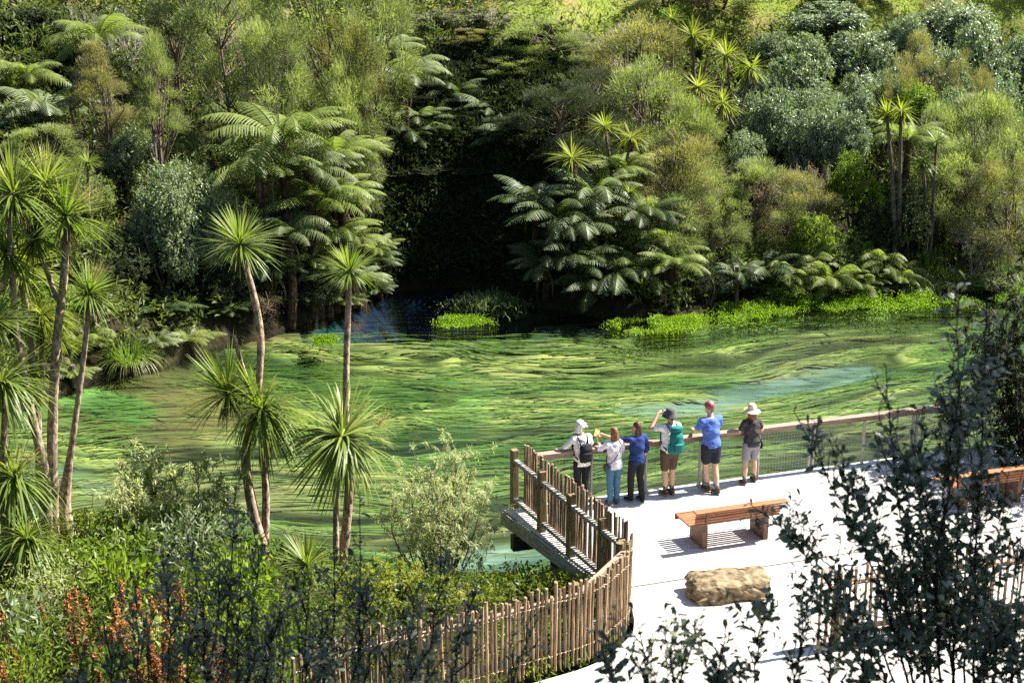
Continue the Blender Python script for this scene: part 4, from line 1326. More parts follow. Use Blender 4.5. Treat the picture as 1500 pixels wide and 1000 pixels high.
F_, FP, FD = M_FERN, M_FERNP, M_FERND
for px, py, L, Y, mt, lb in [
 (412, 205, 1.9, 40, F_, 'big bright tree fern left of the cove'),
 (488, 228, 1.3, 41.6, F_, 'tree fern just right of the big bright one'),
 (462, 300, 1.6, 39.6, F_, 'tree fern below the big bright one, drooping to the water'),
 (512, 352, 1.1, 40.2, F_, 'lowest tree fern at the left mouth of the cove'),
 (592, 118, 1.55, 47, FP, 'white-lit tree fern above the cove'),
 (565, 76, 1.3, 49, FP, 'small pale tree fern above the white-lit one'),
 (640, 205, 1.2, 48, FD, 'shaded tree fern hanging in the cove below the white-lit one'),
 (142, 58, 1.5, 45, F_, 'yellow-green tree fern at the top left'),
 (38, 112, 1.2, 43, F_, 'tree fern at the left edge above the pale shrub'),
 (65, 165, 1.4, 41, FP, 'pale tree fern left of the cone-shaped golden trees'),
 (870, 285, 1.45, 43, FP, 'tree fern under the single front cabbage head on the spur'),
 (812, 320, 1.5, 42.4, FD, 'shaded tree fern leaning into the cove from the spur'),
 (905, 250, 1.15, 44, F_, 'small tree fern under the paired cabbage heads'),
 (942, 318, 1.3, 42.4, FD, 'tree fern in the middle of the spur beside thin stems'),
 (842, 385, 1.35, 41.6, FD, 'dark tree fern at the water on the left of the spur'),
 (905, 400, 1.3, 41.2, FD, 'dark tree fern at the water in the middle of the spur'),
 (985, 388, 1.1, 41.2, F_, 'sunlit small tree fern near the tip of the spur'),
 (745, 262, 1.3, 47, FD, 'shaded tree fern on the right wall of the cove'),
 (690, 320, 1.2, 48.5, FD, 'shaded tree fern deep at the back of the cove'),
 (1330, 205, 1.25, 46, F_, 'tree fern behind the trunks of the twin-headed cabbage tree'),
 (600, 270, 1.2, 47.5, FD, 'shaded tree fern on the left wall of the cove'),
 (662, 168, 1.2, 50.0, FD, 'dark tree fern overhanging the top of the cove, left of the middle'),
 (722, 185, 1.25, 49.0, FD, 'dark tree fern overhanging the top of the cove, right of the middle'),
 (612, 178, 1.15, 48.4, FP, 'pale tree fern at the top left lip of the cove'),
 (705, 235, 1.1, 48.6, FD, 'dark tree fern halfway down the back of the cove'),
 (452, 388, 1.05, 40.6, F_, 'low tree fern with hidden trunk left of the slim cabbage tree'),
 (522, 412, 0.95, 41.0, FP, 'low pale tree fern at the waterline right of the slim cabbage trunk'),
 (398, 398, 1.0, 39.4, FD, 'low dark tree fern right of the forked cabbage tree stem'),
 (545, 388, 0.9, 42.2, FD, 'low dark tree fern beside the blue spring'),
 (378, 248, 1.5, 39.6, F_, 'tree fern at the left shoulder of the big bright one'),
 (450, 250, 1.4, 40.4, FP, 'pale tree fern squeezed between the big bright one and its right neighbour'),
 (500, 292, 1.2, 41.0, F_, 'tree fern cascading down the left wall of the cove'),
 (420, 345, 1.35, 38.8, FP, 'low tree fern behind the highest head of the forked cabbage tree'),
 (488, 345, 1.3, 39.6, F_, 'low tree fern behind the head of the slim cabbage tree'),
 (552, 366, 0.75, 40.8, F_, 'small bright tree fern right of the slim cabbage tree head'),
 (480, 405, 1.1, 40.2, FP, 'tree fern hanging over the water left of the slim cabbage trunk'),
 (520, 226, 1.0, 43.0, F_, 'tree fern at the cove edge below the overhanging olive tree'),
 (785, 300, 1.3, 43.0, FD, 'outermost tree fern of the spur, in the cove shade'),
 (850, 335, 1.3, 42.2, FP, 'tree fern in the middle of the spur below the single cabbage head'),
 (800, 390, 1.25, 42.0, FD, 'shaded tree fern at the waterline, leftmost on the spur'),
 (870, 425, 1.15, 41.2, FD, 'lowest dark tree fern at the water of the spur'),
 (945, 395, 1.15, 41.4, F_, 'small tree fern between the dark one and the sunlit one on the spur'),
 (965, 350, 1.1, 42.2, F_, 'tree fern under the thin-stemmed olive tree on the spur'),
]:
    tree_fern(px, py, L * 1.2, Y, lb, mt, n=20)

FERNS = [
 (1108, 352, 150, 42.6, FD, 'broad dark fern bank at the right of the spur'),
 (1160, 365, 110, 42.4, F_, 'sunlit fern clump right of the broad dark ferns'),
 (1082, 372, 90, 41.8, FD, 'dark fern clump touching the rounded dark shrub'),
 (1215, 362, 120, 42.8, F_, 'yellow-green fern clump left of the big sedge'),
 (1255, 372, 110, 42.4, F_, 'fern clump with a dark underside above the cress'),
 (1290, 345, 100, 43.5, F_, 'fern clump behind the big sedge on its left'),
 (1225, 392, 90, 41.9, FD, 'low dark fern just above the cress strip'),
 (270, 470, 105, 36.8, F_, 'pale drooping fern clump right of the left bank sedge'),
 (228, 486, 80, 36.0, FP, 'small fern clump squeezed against the left bank sedge'),
 (115, 462, 110, 34.6, F_, 'fern clump behind the thin cabbage tree trunk'),
 (105, 520, 70, 33.6, F_, 'low fern by the water at the far left'),
 (235, 440, 130, 37.4, FD, 'dark ferns in the shade above the pale drooping ones'),
 (330, 440, 110, 38.6, FD, 'dark ferns between the two middle cabbage trees'),
 (432, 430, 90, 40.4, FD, 'dark ferns at the water below the drooping tree fern'),
 (500, 430, 80, 41.2, F_, 'fern on the water at the left mouth of the cove'),
 (1180, 345, 110, 43.6, F_, 'bright fern clump behind the sunlit one right of the spur'),
 (1240, 338, 100, 44.2, F_, 'bright fern clump below the vivid green leafy shrub'),
 (1318, 372, 90, 42.4, F_, 'bright fern clump touching the big green sedge'),
 (1150, 405, 90, 41.8, F_, 'low bright fern at the left end of the cress strip'),
 (1275, 402, 90, 41.7, FP, 'low pale fern between the cress and the big green sedge'),
 (432, 418, 100, 40.6, FP, 'pale fern clump under the drooping tree fern at the left of the cove'),
 (385, 448, 90, 39.6, F_, 'fern clump at the water behind the forked cabbage tree'),
 (545, 425, 80, 42.4, FD, 'dark fern clump at the left edge of the blue spring'),
 (470, 440, 90, 41.0, FD, 'dark fern clump at the water behind the slim cabbage tree'),
 (10, 95, 90, 44, F_, 'fern clump cut by the left edge near the top'),
]
for px, top, w, Y, mt, lb in FERNS:
    plant('fern', px, top, w, Y, lb, mt, group=None, minh=.5)
for px, top, w, Y, lb in [
 (185, 470, 140, 34.9, 'big drooping sedge on the left bank at the water'),
 (1335, 382, 110, 41.9, 'big green sedge on the right bank above the cress'),
 (1270, 352, 90, 43.5, 'yellowish sedge behind the ferns on the right bank'),
 (1395, 372, 100, 42.4, 'sedge right of the big green one'),
 (1470, 345, 110, 42.6, 'pale sedge near the right edge'),
 (1205, 398, 100, 43.2, 'sunlit sedge at the waterline below the yellow-green fern clump'),
 (1262, 396, 100, 43.7, 'sunlit sedge at the waterline left of the big green one'),
 (1395, 392, 100, 44.2, 'sunlit sedge at the waterline near the foreground shrub top'),
 (1155, 412, 80, 42.9, 'small sunlit sedge at the left end of the cress strip'),
 (1365, 335, 90, 44.2, 'sedge under the lowest olive tree at the right')]:
    plant('sedge', px, top, w, Y, lb, group=None, minh=.7)

# reeds and cress
def cress(label, pts, w, n, h=0.35, z=0.0, group=None, m=None, leaf=.11):
    L = [np.array(at_z(x, y, 0)) for x, y in pts]
    P = []
    S = resample([Vector(p) for p in L], 0.05)
    idx = rng.integers(0, len(S), n)
    q = S[idx] + rng.normal(size=(n, 2)) * np.array([w * .4, w * .62])
    kp = fbm(q[:, 0] * 1.3 + 7, q[:, 1] * 1.9, 66, 3) > .40 + .1 * rng.random(n)
    q, idx = q[kp], idx[kp]; n = len(q)
    edge = 1 - np.clip(np.linalg.norm(q - S[idx], axis=1) / w, 0, 1)
    P = np.concatenate([q, (z + h * (.15 + .85 * edge) * rng.random(n) * (.55 + .9 * fbm(q[:, 0] * 2.1, q[:, 1] * 2.1, 5)))[:, None]], 1)
    D = unit(rng.normal(size=(n, 3)) * .6 + np.array([0, 0, .8]))
    mb = MB()
    leaves(mb, P, D, leaf * rng.uniform(.6, 1.3, n), leaf * .45 * rng.uniform(.7, 1.3, n), rng.random(n))
    o = mb.obj('watercress', m or M_LIME)
    tag(o, label, 'watercress', group, 'stuff')
cress('bright green cress growing along the foot of the right bank', [(1050, 462), (1110, 456), (1200, 446), (1300, 440), (1390, 434), (1480, 426)], 1.0, 38000, .42, leaf=.075)
cress('bright green cress at the tip of the spur', [(905, 479), (960, 478), (1020, 473)], .6, 10000, .34, leaf=.075)
cress('bright green cress in front of the reed island', [(652, 473), (690, 472), (715, 470)], .42, 4500, .26, leaf=.07)
cress('small lime green cress cushion in the shallow water left', [(460, 501), (490, 499)], .33, 2600, .22, leaf=.07)
mb = MB()
c0 = at_z(712, 466, 0)
n = 2600
P = np.stack([c0.x + rng.normal(size=n) * .62, c0.y + .5 + rng.normal(size=n) * .35, rng.random(n) * .45], -1)
strips(mb, P, rng.normal(size=(n, 3)) * .45 + np.array([0, 0, 1.1]), rng.uniform(.35, .75, n) * np.exp(-((P[:, 0] - c0.x) / 1.1) ** 2), .035, rng.random(n), seg=3, droop=.5)
tag(mb.obj('reed_island', M_FERND), 'dark reedy island at the mouth of the cove', 'reeds')  # dark fern tone paints in the island's shade

# low undergrowth all over the banks
def undergrowth(name, label, n, xr, yr, cond, hmax, leaf, m, per=7):
    P = np.stack([rng.uniform(*xr, n), rng.uniform(*yr, n)], -1)
    ok = (np.abs(P[:, 0]) < .40 * P[:, 1] + 1.5) & ~inside(P, RIVER)
    P = P[ok]
    dF, dN = dist_poly(P, FB), dist_poly(P, NB)
    P = P[cond(P, dF, dN)]
    z = terrain(P)
    n = len(P)
    hh = hmax * rng.random(n) * (.3 + 1.2 * fbm(P[:, 0] * .7, P[:, 1] * .7, 15))
    br = fbm(P[:, 0] * .45, P[:, 1] * .45, 25) * .9
    mb = MB()
    C0 = np.concatenate([P, (z + hh)[:, None]], 1)
    for k in range(per):
        D = unit(rng.normal(size=(n, 3)) + np.array([0, -.2, .9]))
        leaves(mb, C0 + rng.normal(size=(n, 3)) * .06, D, leaf * rng.uniform(.6, 1.4, n), leaf * .34 * rng.uniform(.7, 1.4, n), br + rng.normal(size=n) * .2)
    tag(mb.obj(name, m), label, 'undergrowth', None, 'stuff')
undergrowth('undergrowth', 'low leafy ground cover between the trees on the far bank', 46000, (-24, 30), (30, 72), lambda P, a, b: (a < b) & (a > .1) & ~((np.abs(P[:, 0] + 1.6) < 3.2) & (P[:, 1] < 49.0 + 6 * fbm(P[:, 0] * .8, P[:, 1] * .8, 55))) & ~((P[:, 1] > 53) & (P[:, 0] > -1) & (terrain(P) > 7.2)), 1.25, .24, M_UNDER, 8)
undergrowth('undergrowth', 'dark hanging plants on the walls of the cove', 32000, (-6, 3), (42, 55), lambda P, a, b: (a < b) & (a > .02) & (np.abs(P[:, 0] + 1.6) < 3.6) & (P[:, 1] < 49.0 + 6 * fbm(P[:, 0] * .8, P[:, 1] * .8, 55)), .9, .26, M_DARK, 9)  # near-black leaves carry the cove's shade in their colour
undergrowth('undergrowth', 'low leafy ground cover on the near bank', 9000, (-11, 1.5), (12, 27), lambda P, a, b: (b < a) & (b > .05) & ~inside(P, np.array(poly2)) & (P[:, 0] < 1.4), .40, .10, leafmat('near_ground_cover', (0.04, 0.06, 0.01), (0.10, 0.13, 0.015), (0.20, 0.21, 0.03), trans=.4, objvar=0), 7)

# long grass on the open top of the hill
n = 26000
P = np.stack([rng.uniform(-3, 22, n), rng.uniform(48, 74, n)], -1)
z = terrain(P)
ok = (z > 7.0) & (P[:, 1] > 52) & (np.abs(P[:, 0]) < .4 * P[:, 1])
P, z = P[ok], z[ok]
mb = MB()
pt = fbm(P[:, 0] * .25, P[:, 1] * .25, 33)
strips(mb, np.concatenate([P, z[:, None]], 1), rng.normal(size=(len(P), 3)) * .35 + np.array([0, 0, 1.0]), rng.uniform(.3, .75, len(P)), .05, np.clip((pt - .3) * 2 + rng.normal(size=len(P)) * .12, 0, 1), seg=2, droop=.6)
tag(mb.obj('hill_grass', leafmat('hill_grass', (0.10, 0.15, 0.025), (0.19, 0.21, 0.05), (0.30, 0.25, 0.11), trans=.4, spec=.1, objvar=0)), 'sunlit yellow-green grass on the open top of the hill', 'grass', None, 'stuff')
# ------------------------------------------------------------------ cabbage trees
HEADS = [cab_head(200, 1.0, .034, -.5), cab_head(190, 1.0, .036, -.7, dr=.3), cab_head(210, 1.0, .032, -.35, dr=.16)]
HEADD = [cab_head(210, 1.0, .036, -.95, dr=.55, seg=5)]
HEADF = [cab_head(90, 1.0, .062, -.5, seg=3), cab_head(80, 1.0, .066, -.6, seg=3, dr=.3)]
def skirt_mesh(n=70):
    mb = MB()
    a = rng.uniform(0, 6.28, n)
    P = np.stack([.05 * np.cos(a), .05 * np.sin(a), -rng.random(n) * .25], -1)
    strips(mb, P, np.stack([np.cos(a) * .55, np.sin(a) * .55, -np.ones(n)], -1), rng.uniform(.4, .85, n), .03, rng.random(n), seg=4, droop=.35)
    return mb.mesh('dead_leaf_skirt', M_DEADL)
SKIRT = [skirt_mesh() for _ in range(2)]
def panicle_mesh(n=26):
    mb = MB()
    for k in range(n):
        d = unit(rng.normal(size=3) + np.array([0, 0, .25]))
        st = limb((0, 0, 0), d * rng.uniform(.55, 1), .15, 4)
        mb.tube(st, .008, 3, cap=False, r=.3)
        m_ = 46
        t = rng.random(m_)[:, None]
        P = d * (t * .95) + rng.normal(size=(m_, 3)) * .12
        strips(mb, P, rng.normal(size=(m_, 3)), .07, .018, rng.random(m_), seg=1, droop=.1, flat=.8)
    return mb.mesh('flower_panicle', M_PANI)
PANI = [panicle_mesh() for _ in range(2)]
def cabbage(label, trunks, heads, panicles=(), dead=(), head_set=None, mat=None, group='cabbage trees', stumps=(), skirts=True, bark=None):
    """trunks: [(Y, [(px, py, width px)...])]; heads: (px, py, radius px, Y, 'n'|'d', tilt); all drawn from the photograph's columns and rows"""
    Y0, pts = trunks[0]
    p0 = at_y(pts[0][0], pts[0][1], Y0)
    base = Vector((p0.x, Y0, min(p0.z, tz(p0.x, Y0)) - .05))
    t = thing('cabbage_tree', label, 'cabbage tree', base, 0, group)
    for Yt, pts in trunks:
        Pw = []
        for k, (x, y, w) in enumerate(pts):
            q = at_y(x, y, Yt + 0.06 * math.sin(k * 2.1))
            Pw.append((q - base, w / ppm(q) / 2 * .76))
        if Yt == Y0 and pts is trunks[0][1]:
            Pw.insert(0, (Vector((Pw[0][0].x, Pw[0][0].y, -.15)), Pw[0][1] * 1.15))
        # resample with a smooth curve
        A = np.array([[*p, r] for p, r in Pw])
        s = np.concatenate([[0], np.cumsum(np.linalg.norm(np.diff(A[:, :3], axis=0), axis=1))])
        ts = np.linspace(0, s[-1], max(8, int(s[-1] / .22)))
        R = np.stack([np.interp(ts, s, A[:, i]) for i in range(4)], -1)
        for _ in range(2): R[1:-1] = .25 * R[:-2] + .5 * R[1:-1] + .25 * R[2:]
        R[:, 3] *= 1 + rng.normal(size=len(R)) * .035
        mb = MB(); mb.tube(R[:, :3], R[:, 3], 9)
        mb.obj('trunk', bark or BARKP, t, smooth=True)
    for k, (x, y, r, Yh, ty, tilt) in enumerate(heads):
        q = at_y(x, y, Yh)
        R = r / ppm(q)
        hs = HEADD if ty == 'd' else (head_set or HEADS)
        o = link('leaf_head', hs[k % len(hs)], t, q - base, (random.uniform(-.22, .22), tilt + random.uniform(-.12, .12), random.uniform(0, 6.28)), (R * random.uniform(.95, 1.12), R * random.uniform(.95, 1.12), R * random.uniform(.88, 1.08)))
        if mat is not None:
            o.material_slots[0].link = 'OBJECT'; o.material_slots[0].material = mat
        if skirts and ty != 'x':
            link('dead_leaf_skirt', SKIRT[k % 2], t, q - base, (0, 0, random.uniform(0, 6)), R * .6)
    for x, y, r, Yp, mt in panicles:
        q = at_y(x, y, Yp)
        link('flower_panicle', PANI[int(x) % 2], t, q - base, (random.uniform(-.4, .4), random.uniform(-.3, .3), random.uniform(0, 6)), r / ppm(q), mt)
    return t

# the three in the middle ground
cabbage('slim cabbage tree standing tall over the river, a second drooping head below',
        [(22.4, [(500, 842, 19), (512, 720, 18), (506, 600, 13), (508, 500, 12), (512, 400, 11)]), (22.2, [(492, 835, 12), (492, 740, 12), (498, 650, 10)])],
        [(512, 398, 62, 22.4, 'n', .1), (500, 640, 105, 22.2, 'd', .25)],
        [(555, 622, 36, 22.1, M_PANI), (522, 480, 20, 22.3, M_DEADL)])
cabbage('forked cabbage tree with a broken stub and a big dark drooping head',
        [(22.8, [(388, 812, 20), (368, 740, 20), (356, 660, 18), (372, 610, 14)]), (22.9, [(388, 800, 17), (390, 720, 15), (378, 560, 13), (384, 500, 15), (372, 430, 14), (352, 365, 12)]), (22.85, [(370, 580, 10), (352, 530, 9), (343, 492, 8)])],
        [(352, 358, 74, 22.9, 'n', -.1), (385, 600, 112, 22.6, 'd', .2), (335, 575, 90, 22.9, 'n', -.35)],
        [(392, 452, 32, 22.8, M_DEADL), (380, 500, 18, 22.8, M_DEADL)])
# the group at the left
cabbage('tall leftmost cabbage tree with a fan-like head at the left edge',
        [(22.0, [(72, 832, 24), (66, 690, 20), (45, 600, 15), (22, 470, 13), (14, 340, 12), (18, 280, 11)])],
        [(20, 285, 100, 22.0, 'n', -.05), (10, 372, 72, 22.1, 'n', -.2)])
cabbage('cabbage tree with two stems and a flowering head, second from the left',
        [(22.3, [(80, 825, 22), (76, 640, 20), (82, 500, 17), (95, 400, 15), (98, 330, 12)]), (22.4, [(84, 440, 10), (66, 390, 10), (52, 360, 10)])],
        [(95, 318, 92, 22.3, 'n', .15), (52, 350, 70, 22.4, 'n', -.2), (66, 268, 72, 22.5, 'n', 0)],
        [(122, 292, 42, 22.2, M_PANI), (62, 236, 32, 22.5, M_PANI)])
cabbage('cabbage tree with a thin bending trunk, rightmost of the left group',
        [(22.6, [(108, 830, 34), (92, 740, 26), (104, 660, 12), (118, 560, 11), (132, 440, 10)])],
        [(130, 430, 74, 22.6, 'n', .15)], [(140, 398, 26, 22.5, M_PANI)])
cabbage('pale-trunked cabbage tree behind the left group with a low ragged head',
        [(24.0, [(58, 700, 16), (55, 600, 13), (42, 480, 13), (30, 400, 12)]), (24.1, [(62, 560, 10), (60, 470, 10)])],
        [(30, 395, 74, 24.0, 'n', -.1), (62, 462, 64, 24.1, 'd', .1), (28, 545, 70, 24.0, 'd', .1), (88, 500, 56, 24.1, 'n', .2)], mat=M_CABY)
cabbage('low shaggy cabbage tree at the left edge, in front of the trunks',
        [(21.2, [(15, 850, 22), (6, 720, 20), (4, 600, 14)])],
        [(2, 560, 92, 21.2, 'd', .1), (22, 700, 90, 21.1, 'd', .2), (-5, 470, 70, 21.4, 'n', 0)], [(40, 672, 34, 21.0, M_PANI)])
cabbage('young cabbage tree tuft on the bank, right of the forked cabbage tree',
        [(20.6, [(450, 862, 10), (449, 830, 10)])], [(449, 828, 62, 20.6, 'n', .1)], skirts=False)
cabbage('young cabbage tree tuft in the shade at the far left bottom',
        [(20.4, [(42, 880, 10), (40, 800, 10)])], [(40, 790, 80, 20.4, 'd', .1)], skirts=False)
# far ones
def far_cab(label, heads, foot, Y, mat=None, w=7):
    tr = []
    for (x, y, r) in heads:
        tr.append((Y, [(foot[0] + (x - foot[0]) * .25, foot[1], w), (foot[0] + (x - foot[0]) * .55, (foot[1] + y) / 2, w * .8), (x, y, w * .7)]))
    return cabbage(label, tr, [(x, y, r, Y - .1 * i, 'n', random.uniform(-.15, .15)) for i, (x, y, r) in enumerate(heads)], (), (), HEADF, mat, 'cabbage trees on the far bank', skirts=True, bark=BARK)
CY = M_CABY
far_cab('tall twin-headed cabbage tree on the right bank', [(1299, 168, 34), (1320, 164, 36)], (1316, 345), 44.0, CY, 9)
far_cab('smaller cabbage tree right of the twin-headed one', [(1372, 208, 26), (1352, 238, 28)], (1362, 345), 44.4, None)
far_cab('cabbage tree pair with yellow heads above the spur', [(886, 186, 38), (924, 202, 36)], (905, 300), 44.0, CY, 8)
far_cab('single-headed cabbage tree in front of the yellow pair', [(838, 232, 42)], (858, 330), 42.8, CY, 8)
far_cab('small cabbage tree head low on the spur', [(922, 282, 26)], (930, 360), 42.6, None)
far_cab('topmost cabbage trees cluster on the ridge', [(1014, 52, 34), (1040, 60, 30)], (1020, 160), 51.0, CY)
far_cab('cabbage tree with two broad heads on the right of the ridge cluster', [(1064, 82, 40), (1100, 100, 42)], (1075, 190), 49.6, CY)
far_cab('cabbage tree in the middle of the ridge cluster', [(1022, 128, 38), (1058, 152, 40)], (1030, 240), 47.6, CY)
far_cab('lowest cabbage tree of the ridge cluster', [(1028, 186, 34)], (1035, 260), 46.6, CY)
far_cab('dark-leaved cabbage tree between the golden trees at the left', [(128, 238, 30)], (130, 300), 38.0, None)
far_cab('dark-leaved cabbage tuft at the right of the white-lit tree fern', [(985, 28, 26)], (985, 80), 53.0, CY)

# ------------------------------------------------------------------ near bank plants
def willowy(label, px, top, w, Y, n=5200, mat=None, nst=26, leaf=.085, name='fine_leaved_bush', dens=1.0):
    q = at_y(px, top, Y); g = tz(q.x, Y)
    h = q.z - g; W = w / ppm(q)
    t = thing(name, label, 'bush', (q.x, Y, g), 0)
    st, lv = MB(), MB()
    S = []
    for i in range(nst):
        a = rng.uniform(0, 6.28); r = W * .5 * rng.random() ** .6
        e = np.array([r * math.cos(a), r * math.sin(a), h * (1 - .45 * (2 * r / W) ** 2) * rng.uniform(.75, 1.0)])
        L = limb((r * .25 * math.cos(a), r * .25 * math.sin(a), -.1), e, .12, 6)
        st.tube(L, np.linspace(.018, .004, 6), 4, cap=False)
        S.append(L)
        for j in range(7):
            k = random.randint(1, 4); f = rng.random()
            p = L[k] * (1 - f) + L[k + 1] * f
            d = unit(rng.normal(size=3) + np.array([math.cos(a) * .5, math.sin(a) * .5, .9]))
            e2 = p + d * h * rng.uniform(.12, .25)
            L2 = limb(p, e2, .2, 4); st.tube(L2, np.linspace(.006, .002, 4), 3, cap=False)
            S.append(np.vstack([L2, L2[-1] + (L2[-1] - L2[-2])*.2, L2[-1] + (L2[-1] - L2[-2]) * .3]))
    S = np.array([s[:6] for s in S])
    ii = rng.integers(0, len(S), n); t_ = rng.uniform(1.2, 5, n)
    k = np.minimum(t_.astype(int), 4); f = (t_ - k)[:, None]
    P = S[ii, k] * (1 - f) + S[ii, k + 1] * f
    D = unit(S[ii, k + 1] - S[ii, k]) * .7 + rng.normal(size=(n, 3)) * .6
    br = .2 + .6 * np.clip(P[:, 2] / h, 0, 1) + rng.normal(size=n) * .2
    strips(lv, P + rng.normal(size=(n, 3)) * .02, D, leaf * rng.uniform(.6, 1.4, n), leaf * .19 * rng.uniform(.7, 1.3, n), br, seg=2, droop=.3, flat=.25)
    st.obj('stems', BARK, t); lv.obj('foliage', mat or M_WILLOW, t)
    return t
willowy('pale fine-leaved bush by the water, between the cabbage trees and the platform', 640, 652, 185, 22.0, 15000, M_WILLOW, 40, .085)
willowy('light green willowy bush between the left cabbage trees and the forked one', 255, 632, 195, 22.4, 9000, M_WILLOW, 26, .15)
willowy('thin willowy bush leaning beside the left cabbage group', 190, 690, 90, 21.6, 2400, M_WILLOW, 12, .14)
willowy('yellow-green ferny bush below the pale fine-leaved bush', 580, 845, 190, 19.6, 8000, M_CABY, 34, .10)
willowy('yellow-green ferny bush behind the curved fence, left of the platform pile', 690, 866, 110, 19.9, 4500, M_CABY, 24, .085)
willowy('yellow-green ferny bush at the foot of the slim cabbage tree', 505, 870, 120, 19.4, 4500, M_CABY, 24, .10)
willowy('wispy grass and weeds growing under the platform edge', 815, 838, 90, 20.6, 1500, M_WILLOW, 16, .09)
HERB = [
 (130, 800, 130, 19.6, 'big-leaved yellow-green plant at the foot of the left cabbage trees'),
 (205, 778, 120, 19.8, 'leafy green plant under the willowy bush'),
 (280, 790, 120, 19.6, 'leafy green plant left of the forked cabbage tree foot'),
 (335, 805, 110, 19.3, 'leafy green plant at the foot of the forked cabbage tree'),
 (75, 850, 120, 18.4, 'leafy plant at the bottom left behind the rusty seed heads'),
 (170, 832, 120, 18.4, 'yellowish leafy plant behind the rusty seed heads'),
 (260, 835, 110, 18.2, 'leafy plant in the middle of the rusty seed heads'),
 (350, 850, 120, 18.0, 'leafy plant half hidden by the dark foreground twigs'),
 (430, 872, 110, 18.2, 'leafy plant below the young cabbage tree tuft'),
 (20, 905, 120, 16.8, 'leafy plant at the bottom left corner'),
 (110, 905, 120, 16.8, 'sunlit leafy plant at the bottom left'),
 (210, 905, 120, 16.6, 'leafy plant among the lowest rusty seed heads'),
 (310, 915, 120, 16.4, 'leafy plant behind the dark foreground leaves at the bottom'),
 (410, 930, 120, 16.2, 'leafy plant left of the fence end at the bottom'),
 (20, 960, 120, 15.2, 'fern-like leafy plant lowest in the bottom left corner'),
 (150, 965, 120, 15.2, 'leafy plant at the bottom edge under the rusty seed heads')]
for i, (px, top, w, Y, lb) in enumerate(HERB):
    plant('herb', px, top - (18, 0, 34, 8, 22)[i % 5], w * (1.0, .75, 1.1, .85)[i % 4], Y, lb, (M_BRIGHT, M_MID, M_GREY, M_MID, M_WILLOW, M_BRIGHT, M_MID)[i % 7], group=None, minh=.5)
# dock stalks with rusty seed heads
dockm = []
for i in range(4):
    st, sd = MB(), MB()
    h = 1.15
    P = limb((0, 0, 0), (rng.normal() * .08, rng.normal() * .08, h), .06, 8)
    st.tube(P, np.linspace(.012, .004, 8), 4)
    n = 420
    t = .35 + .65 * rng.random(n) ** .8
    k = np.minimum((t * 7).astype(int), 6); f = (t * 7 - k)[:, None]
    c = P[k] * (1 - f) + P[k + 1] * f
    a = np.floor(t * 13) * 2.4
    q = c + np.stack([np.cos(a), np.sin(a), np.zeros(n)], -1) * (rng.random(n) * .11 * (1.15 - t))[:, None] + rng.normal(size=(n, 3)) * .012
    leaves(sd, q, rng.normal(size=(n, 3)), .032, .028, rng.random(n))
    lv = MB(); m_ = 9
    leaves(lv, P[rng.integers(0, 4, m_)], unit(rng.normal(size=(m_, 3)) + np.array([0, 0, .3])), rng.uniform(.16, .3, m_), .07, rng.random(m_))
    sd.v[-1][:] = sd.v[-1] + 0
    dockm.append((st.mesh('stalk', M_DOCK), sd.mesh('seed_head', M_DOCK), lv.mesh('foliage', M_CABY)))
k = 0
rd = random.Random(5)
DOCK = []
for i in range(46):
    Yd = rd.uniform(14.9, 17.2)
    DOCK.append((rd.gauss(180, 100), 836 + (17.3 - Yd) * 42 + rd.uniform(-14, 25), Yd))
for px, top, Y in DOCK:
    q = at_y(px, top, Y); g = tz(q.x, Y)
    t = thing('dock_plant', 'rusty orange seed stalk among the green leaves at the bottom left', 'dock plant', (q.x, Y, g), random.uniform(0, 6), 'rusty dock stalks at the bottom left', min(1.3, max(.55, (q.z - g) / 1.15)) * random.uniform(.85, 1.0))
    st, sd, lv = dockm[k % 4]; k += 1
    link('stalk', st, t); link('seed_head', sd, t)['kind'] = 'stuff'; link('foliage', lv, t)

# right-edge shaded tree behind the platform, and unseen trees added beyond the frame to shade the camera's slope
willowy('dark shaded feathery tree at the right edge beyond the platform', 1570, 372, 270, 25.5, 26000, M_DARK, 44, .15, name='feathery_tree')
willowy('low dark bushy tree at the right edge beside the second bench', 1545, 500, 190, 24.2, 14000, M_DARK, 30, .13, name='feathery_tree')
for x, y, z, s, lb in [(6.4, 7.6, 7.0, 2.6, 'broad unseen tree added to shade the lookout slope'), (1.6, 2.2, 10.4, 2.0, 'unseen tree added by the lookout to shade the foreground')]:
    t = thing('unseen_shade_tree', lb, 'tree', (x, y, tz(x, y) - .1), 0)
    g = tz(x, y)
    mb = MB(); mb.tube(limb((0, 0, -.3), (.1, 0, 12.8 - g), .03, 8), np.linspace(.28, .10, 8), 8)
    mb.obj('trunk', BARK, t)
    for pn, me, kd in PROTO['dome'][0][1:]:
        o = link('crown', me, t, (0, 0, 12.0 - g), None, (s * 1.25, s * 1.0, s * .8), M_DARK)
# ------------------------------------------------------------------ foreground shrubs (dull dark paddle leaves), near the camera
PAD = []
for i in range(5):
    mb = MB()
    # paddle leaf, unit length along +Z, width .45
    prof = [(0, .03), (.25, .16), (.55, .40), (.8, .42), (.94, .24), (1.0, .03)]
    V, Q = [], []
    cur_ = random.uniform(.10, .3)
    for t, w in prof:
        y = cur_ * t * t
        V += [(-w / 2, y + .05 * w, t), (0, y, t), (w / 2, y + .05 * w, t)]
    for k in range(len(prof) - 1):
        a = k * 3
        Q += [(a, a + 1, a + 4, a + 3), (a + 1, a + 2, a + 5, a + 4)]
    mb.add(V, None, Q, random.random())
    PAD.append((np.array(V), np.array(Q), mb.mesh('leaf', M_NEARD, smooth=True)))

